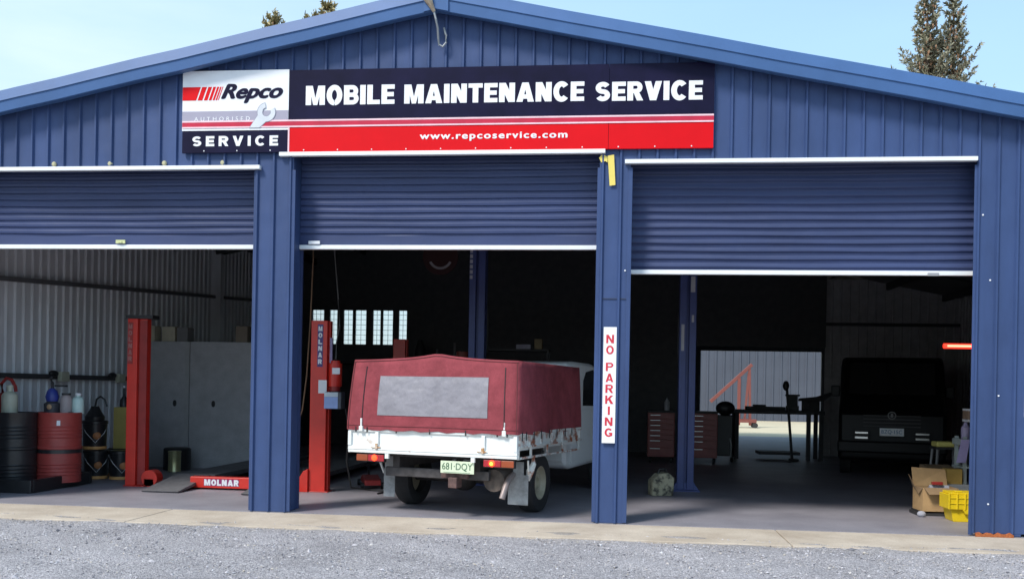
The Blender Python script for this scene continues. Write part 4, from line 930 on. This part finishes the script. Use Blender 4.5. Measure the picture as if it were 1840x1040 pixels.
# dark van facing out
van = thing('parked_van', 'black van facing out with white plate in the dark right bay', 'van', (6.47, 6.8, 0), -R(14))
m_vb = M('van_black', (.006, .006, .007), .4, var=.1, spec=.2); m_chr = M('chrome', (.10, .10, .10), .4, .5)
vp = [(0, .28), (-.03, .50), (0, .62), (0, 1.05), (.10, 1.18), (.62, 1.36), (1.15, 2.0), (1.4, 2.08), (4.5, 2.08), (4.6, 1.9), (4.62, .3)]
vbody = MB().prism(vp, 'x', -.85, .85).build('body', m_vb, van, bevel=.06, smooth=True)
MB().prism([(.62, 1.40), (1.10, 1.96), (1.085, 1.97), (.605, 1.41)], 'x', -.70, .70).build('windscreen', M('van_glass', (.015, .015, .015), .06), vbody)
MB().box(-.86, .86, -.10, -.04, .42, .62).build('bumper', m_vb, vbody, bevel=.03)
g = MB()
for z in (.86, .92, .98, 1.04): g.box(-.45, .45, -.012, -.004, z, z+.018)
g.build('grille', m_dark, vbody)
MB().lathe([(.052, 0), (.068, 0), (.068, .012), (.052, .012), (.052, 0)], Matrix.Translation((0, -.014, 1.055)) @ Matrix.Rotation(R(90), 4, 'X'), 24).build('round_badge', m_chr, vbody, smooth=True)
MB().box(-.02, .02, -.0145, -.012, 1.02, 1.09).build('badge_core', m_chr, vbody)
m_hl = M('lamp_reflector', (.55, .56, .55), .2, .7)
for s in (-1, 1):
    h_ = MB().box(s*.475-.13, s*.475+.13, -.115, -.101, .62, .80).build('headlight', m_vb, vbody)
    MB().box(s*.475-.105, s*.475+.105, -.125, -.116, .740, .775).box(s*.475-.105, s*.475+.105, -.125, -.116, .655, .695).build('lamp_bar', m_hl, h_, bevel=.006)
    MB().prism([(.75, 1.45), (1.15, 1.93), (4.3, 1.95), (4.3, 1.4)], 'x', s*.852, s*.856).build('side_window', m_gl, vbody)
    for y in (.85, 3.7):
        MB().cyl((s*.66, y, .33), (s*.84, y, .33), .33, n=32).build('wheel', m_tyre, van, smooth=True)
    MB().box(min(s*.87, s*1.02), max(s*.87, s*1.02), .95, 1.02, 1.36, 1.56).build('mirror', m_vb, vbody, bevel=.02)
pl2 = MB().box(-.19, .19, -.122, -.115, .715, .845).build('number_plate', M('plate_white', (.95, .97, 1.0), .4, var=.02), vbody, bevel=.005)
text('plate_lettering', 'BZQ\u00b715C', (-.16, .16, .742, .815, -.1225), M('plate_blue', (.10, .22, .40), .5), pl2)
# glow tube
rt = thing('red_light_tube', 'glowing red light tube on the right door jamb', 'light', (5.49, .42, 1.91))
MB().cyl((-.19, 0, 0), (.16, 0, 0), .026, n=20).build('tube', M('red_glow', (1., .03, .015), .3, emit=1.5, var=0), rt, smooth=True)
MB().cyl((-.165, 0, 0), (.15, 0, 0), .0, n=6).cyl((-.16, -.022, .0), (.15, -.022, .0), .010, n=12).build('glow_core', M('red_core', (1., .16, .09), .3, emit=3.5, var=0), rt)
MB().box(.16, .30, -.03, .03, -.04, .04).build('holder', m_black, rt)

# cartons, crate, rack by the right jamb
m_cd = M('cardboard', (.42, .27, .13), .85, var=.12, scale=9); m_cdd = M('cardboard_inside', (.24, .16, .09), .9)
cb_ = thing('cardboard_box', 'open cardboard box with a parts packet inside beside the yellow crate', 'box', (5.64, 1.72, .055), .05)
b = MB(); b.box(-.20, .20, -.17, -.162, 0, .27); b.box(-.20, .20, .162, .17, 0, .27); b.box(-.20, -.192, -.162, .162, 0, .27); b.box(.192, .20, -.162, .162, 0, .27); b.box(-.192, .192, -.162, .162, 0, .008)
b.build('carton', m_cd, cb_)
MB().add([(-.20, .168, .27), (.20, .168, .27), (.20, .25, .46), (-.20, .23, .48)], [(0,1,2,3)]).build('rear_flap', m_cd, cb_, solid=.006)
MB().add([(-.20, -.17, .27), (-.20, .17, .27), (-.235, .22, .40), (-.225, -.10, .20)], [(0,1,2,3)]).build('side_flap', m_cdd, cb_, solid=.006)
MB().add([(-.19, -.17, .27), (.19, -.17, .27), (.15, -.25, .20), (-.16, -.26, .20)], [(0,1,2,3)]).build('front_flap', m_cdd, cb_, solid=.006)
pk = thing('parts_packet', 'grey and white parts packet sticking out of the open cardboard box', 'packet', (5.68, 1.66, .24))
MB().box(-.12, .10, -.03, .05, -.1, .11, Matrix.Rotation(R(-25), 4, 'X')).build('packet', M('packet_grey', (.32, .33, .38), .5), pk, bevel=.005)
MB().box(-.09, .09, -.035, -.0305, -.01, .02, Matrix.Rotation(R(-25), 4, 'X')).build('white_strip', m_label, pk)
MB().box(-.10, .02, -.025, .02, .115, .15).build('red_part', m_redd, pk, bevel=.005)
wd = MB().box(-.22, .22, -.16, .18, 0, .035).box(-.2, -.14, -.15, .17, .035, .054).box(.14, .2, -.15, .17, .035, .054).build('dolly', m_dark); wd.location = (5.62, 1.72, 0); tag(wd, 'low dark dolly board under the open cardboard box', 'dolly')
rg = MB().ball((0, 0, .03), .045, (1.1, .8, .8)).build('rag', M('grey_rag', (.35, .36, .42), .9, bump=.6)); rg.location = (5.41, 1.45, .004); tag(rg, 'grey rag on the floor at the corner of the dolly', 'rag')
m_ycr = M('yellow_crate', (.72, .52, .012), .4, var=.06)
yr = thing('plastic_crate', 'bright yellow lidded plastic crate against the right door jamb', 'crate', (5.80, 1.22, 0))
MB().prism([(-.155, 0), (.155, 0), (.19, .15), (-.19, .15)], 'y', -.13, .14).build('tub', m_ycr, yr, bevel=.006)
b = MB().box(-.215, .215, -.165, .17, .14, .30)
for x in (-.215, -.13, -.045, .045, .13, .215): b.box(x-.008, x+.008, -.178, -.165, .14, .32)
for z in (.20, .26): b.box(-.215, .215, -.173, -.165, z, z+.012)
b.prism([(-.07, .14), (.07, .14), (.04, .09), (-.04, .09)], 'y', -.172, -.13)
b.build('lid_rim', m_ycr, yr, bevel=.004)
MB().box(-.19, .19, -.15, .15, .301, .325).box(-.15, -.07, -.15, -.09, .325, .345).box(.05, .13, -.15, -.09, .325, .345).build('lid', m_ycr, yr, bevel=.006)
rk = thing('parts_rack', 'pale grey metal rack just inside the right jamb', 'rack', (6.25, 2.35, 0))
m_rk = M('rack_pale', (.45, .50, .48), .5)
for sx in (-.13, .35):
    for sy in (-.15, .15): MB().box(sx-.02, sx+.02, sy-.02, sy+.02, 0, .90).build('upright', m_rk, rk)
for z in (.26, .52, .80): MB().box(-.17, .39, -.18, .18, z, z+.07 if z > .7 else z+.02).build('shelf', m_rk, rk)
o = MB().box(-.10, .18, -.1, .1, 0, .16).build('carton', M('brown_white_carton', (.30, .20, .14), .7), bevel=.004); o.location = (6.27, 2.35, 1.08)
MB().box(-.102, .182, -.102, .102, .0, .03).box(-.102, .182, -.102, .102, .135, .162).build('white_tape', m_label, o)
tag(o, 'brown carton with white edges topmost on the pale rack', 'carton')
o = MB().lathe([(0, 0), (.05, 0), (.055, .14), (.03, .17), (.02, .204), (0, .204)], None, 16).build('bottle', M('lilac_plastic', (.38, .33, .50), .4), smooth=True); o.location = (6.16, 2.30, .872); tag(o, 'lilac and dark bottle between rack top and the white edged carton', 'bottle')
o = MB().box(-.05, .14, -.08, .08, 0, .206).build('parts_box', m_dark, bevel=.004); o.location = (6.32, 2.38, .872); tag(o, 'dark parts box on the rack top carrying the white edged carton', 'box')
o = MB().add([(-.06, -.02, -.16), (.05, -.02, -.16), (.10, .0, .12), (.0, .0, .12)], [(0,1,2,3)]).build('cloth', M('lilac_cloth', (.42, .36, .62), .8), solid=.008); o.location = (6.06, 2.14, .75); tag(o, 'lilac cloth hanging from the left end of the rack', 'cloth')
tb = thing('stool', 'small dark wheeled stool with a yellow pad behind the cartons', 'stool', (6.18, 3.1, 0))
MB().box(-.16, .16, -.14, .14, .70, .73).build('seat', m_dark, tb); MB().box(-.15, .14, -.12, .12, .731, .80).build('pad', M('pad_yellow', (.62, .55, .16), .7), tb, bevel=.02)
for sx in (-1, 1):
    for sy in (-1, 1): MB().bar((sx*.13, sy*.11, .70), (sx*.18, sy*.15, .0), .025).build('leg', M('leg_grey', (.2, .2, .2), .5), tb)
o = MB().box(-.16, .16, -.13, .13, 0, .40).build('cardboard_box', M('brown_card', (.26, .17, .11), .85), bevel=.004); o.location = (6.02, 2.72, 0); o.rotation_euler = (0, 0, .25); tag(o, 'brown closed cardboard box behind the yellow crate, below the stool pad', 'box')
o = MB().box(-.20, .16, -.13, .13, 0, .10).build('cardboard_box', m_cdd, bevel=.004); o.location = (5.98, 2.7, .403); o.rotation_euler = (.12, 0, .1); tag(o, 'flattened brown carton lying on the brown box', 'box')
o = MB().box(-.09, .09, -.08, .08, 0, .18).box(-.05, -.01, -.082, -.080, .09, .12).box(.02, .06, -.082, -.080, .09, .12).build('parts_carton', M('mustard_box', (.50, .32, .08), .75), bevel=.004); o.location = (5.98, 2.20, .331); tag(o, 'small mustard carton standing on a grey bin behind the yellow crate', 'carton')
o = MB().box(-.17, .15, -.14, .14, 0, .33).build('storage_bin', M('grey_bin', (.33, .35, .37), .5), bevel=.01); o.location = (6.02, 2.20-.01, 0); tag(o, 'grey storage bin under the small mustard carton', 'bin')
# cream engine part at the blue post foot
jc = thing('jerry_can', 'battered cream jerry can beside the foot of the blue hoist column', 'can', (2.50, 2.95, 0), .3)
m_jc = M('jerry_cream', (.42, .38, .26), .7, scale=9, col2=(.06, .055, .045), cut=(.45, .6))
MB().prism([(-.15, 0), (.15, 0), (.16, .24), (.08, .31), (-.06, .29), (-.15, .20)], 'y', -.10, .10).build('body', m_jc, jc, bevel=.02)
for z in (.06, .12, .18): MB().box(-.14, -.02, -.118, -.098, z, z+.025).build('rib', m_jc, jc, bevel=.004)
MB().tube([(-.05, 0, .28), (-.02, 0, .35), (.06, 0, .35), (.09, 0, .29)], .012, 8).build('handle', m_dark, jc)

# ------------------------------------------------------------------ trees
def leafmat(name, c1, c2):
    m = bpy.data.materials.new(name); m.use_nodes = True; n = m.node_tree.nodes; l = m.node_tree.links
    ge = n.new('ShaderNodeNewGeometry'); r = n.new('ShaderNodeValToRGB'); r.color_ramp.elements[0].color = (*c1, 1); r.color_ramp.elements[1].color = (*c2, 1)
    l.new(ge.outputs['Random Per Island'], r.inputs[0]); l.new(r.outputs[0], n['Principled BSDF'].inputs['Base Color']); n['Principled BSDF'].inputs['Roughness'].default_value = .7
    return m
m_leaf = leafmat('spruce_needles', (.09, .085, .055), (.40, .38, .27)); m_cone = leafmat('spruce_cones', (.22, .11, .06), (.50, .30, .18)); m_bark = M('bark', (.12, .08, .055), .9, bump=.5)
def spruce(loc, H, tops, zlow, label, rad, dens=1.0, seed=1, rotz=0., leaf=None):
    """trunk forks into tops = [(dx, dy, height, radius)]"""
    rnd = random.Random(seed); t = thing('spruce_tree', label, 'tree', loc, rotz)
    tk = MB(); br = MB(); lf = MB(); cn = MB()
    def needles(p, d, L_, w_):
        k = int(9*dens)
        for i in range(k):
            s_ = rnd.random(); q = p + d*L_*s_
            a = Vector((rnd.gauss(0, 1), rnd.gauss(0, 1), rnd.gauss(0, 1)+.2)).normalized(); a = (a + d*.8).normalized()
            ln = w_*rnd.uniform(.6, 1.3); sd_ = a.cross(Vector((rnd.gauss(0, 1), rnd.gauss(0, 1), rnd.gauss(0, 1)))).normalized()*ln*.22
            e_ = q + a*ln
            lf.add([tuple(q-sd_), tuple(q+sd_), tuple(e_+sd_*.3), tuple(e_-sd_*.3)], [(0, 1, 2, 3)])
    for (dx, dy, hh, rr) in tops:
        fork = zlow*.8
        tk.tube([(0, 0, 0), (dx*.1, dy*.1, fork*.5), (dx*.6, dy*.6, fork), (dx, dy, fork+(hh-fork)*.4), (dx, dy, hh)], .1, 10, rs=[.38, .30, .22, .12, .015])
        z = zlow
        while z < hh-.15:
            f_ = (hh-z)/(hh-zlow); R0 = rr*(f_**.75)*rnd.uniform(.7, 1.12) + .10
            nb = 5 if f_ > .25 else 4
            a_ = rnd.uniform(0, 6.28)
            for k in range(nb):
                an_ = a_ + 6.283*k/nb + rnd.uniform(-.3, .3); Lb = R0*rnd.uniform(.55, 1.15)
                if f_ < .8 and rnd.random() < .12: Lb *= 1.35
                pts = []; droop = rnd.uniform(.05, .3)
                for s_ in (0, .25, .5, .75, 1.):
                    pts.append(Vector((dx+math.cos(an_)*Lb*s_, dy+math.sin(an_)*Lb*s_, z - droop*Lb*math.sin(s_*2.6) + .55*Lb*s_*s_)))
                br.tube(pts, .02, 5, rs=[.035, .028, .02, .014, .006])
                for i in range(4):
                    d = pts[i+1]-pts[i]; L_ = d.length; d.normalize()
                    if i == 0 and f_ > .5: continue
                    needles(pts[i], d, L_, .16)
                    # side twigs
                    if i >= 1:
                        for s2 in (-1, 1):
                            sdv = (Vector((-d.y*s2, d.x*s2, rnd.uniform(-.2, .4))) + d*.8).normalized(); TL = Lb*.22*rnd.uniform(.5, 1.1)
                            needles(pts[i]+d*L_*rnd.random(), sdv, TL, .13)
                needles(pts[-1], (pts[-1]-pts[-2]).normalized(), .12, .14)
                if rnd.random() < .75 and f_ > .06:
                    for _ in range(rnd.randint(2, 6)):
                        q = pts[rnd.randint(1, 3)] + Vector((rnd.uniform(-.15, .15), rnd.uniform(-.15, .15), rnd.uniform(-.12, .05)))
                        cn.add([tuple(q+Vector(v)) for v in ((-.035, 0, 0), (.035, 0, 0), (0, .035, 0), (0, -.035, 0), (0, 0, -.12), (0, 0, .03))], [(0, 2, 4), (2, 1, 4), (1, 3, 4), (3, 0, 4), (0, 5, 2), (2, 5, 1), (1, 5, 3), (3, 5, 0)])
            z += .21 + .12*rnd.random()
        needles(Vector((dx, dy, hh-.25)), Vector((0, 0, 1)), .4, .14)
    tk.build('trunk', m_bark, t, smooth=True); br.build('branches', m_bark, t); lf.build('crown', leaf or m_leaf, t, solid=0)
    if cn.v: tag(cn.build('cones', m_cone, t), kind='stuff')
    return t
spruce((14.1, 30, -.09), 18, [(-.45, 0, 18.2, 1.55), (.62, .2, 17.35, 1.45), (-.05, .5, 15.9, 2.8)], 9.5, 'twin topped spruce with brown cones rising behind the right roof slope', 2.0, .75, 3)
spruce((-10.7, 25, -.09), 16, [(-.60, 0, 15.38, 1.2), (1.48, 0, 15.85, 1.1), (.80, .3, 15.42, 1.2)], 10.5, 'yellowish conifer whose tips just show above the left roof slope', 1.0, 1.3, 8, leaf=leafmat('yellow_needles', (.16, .14, .06), (.50, .42, .22)))
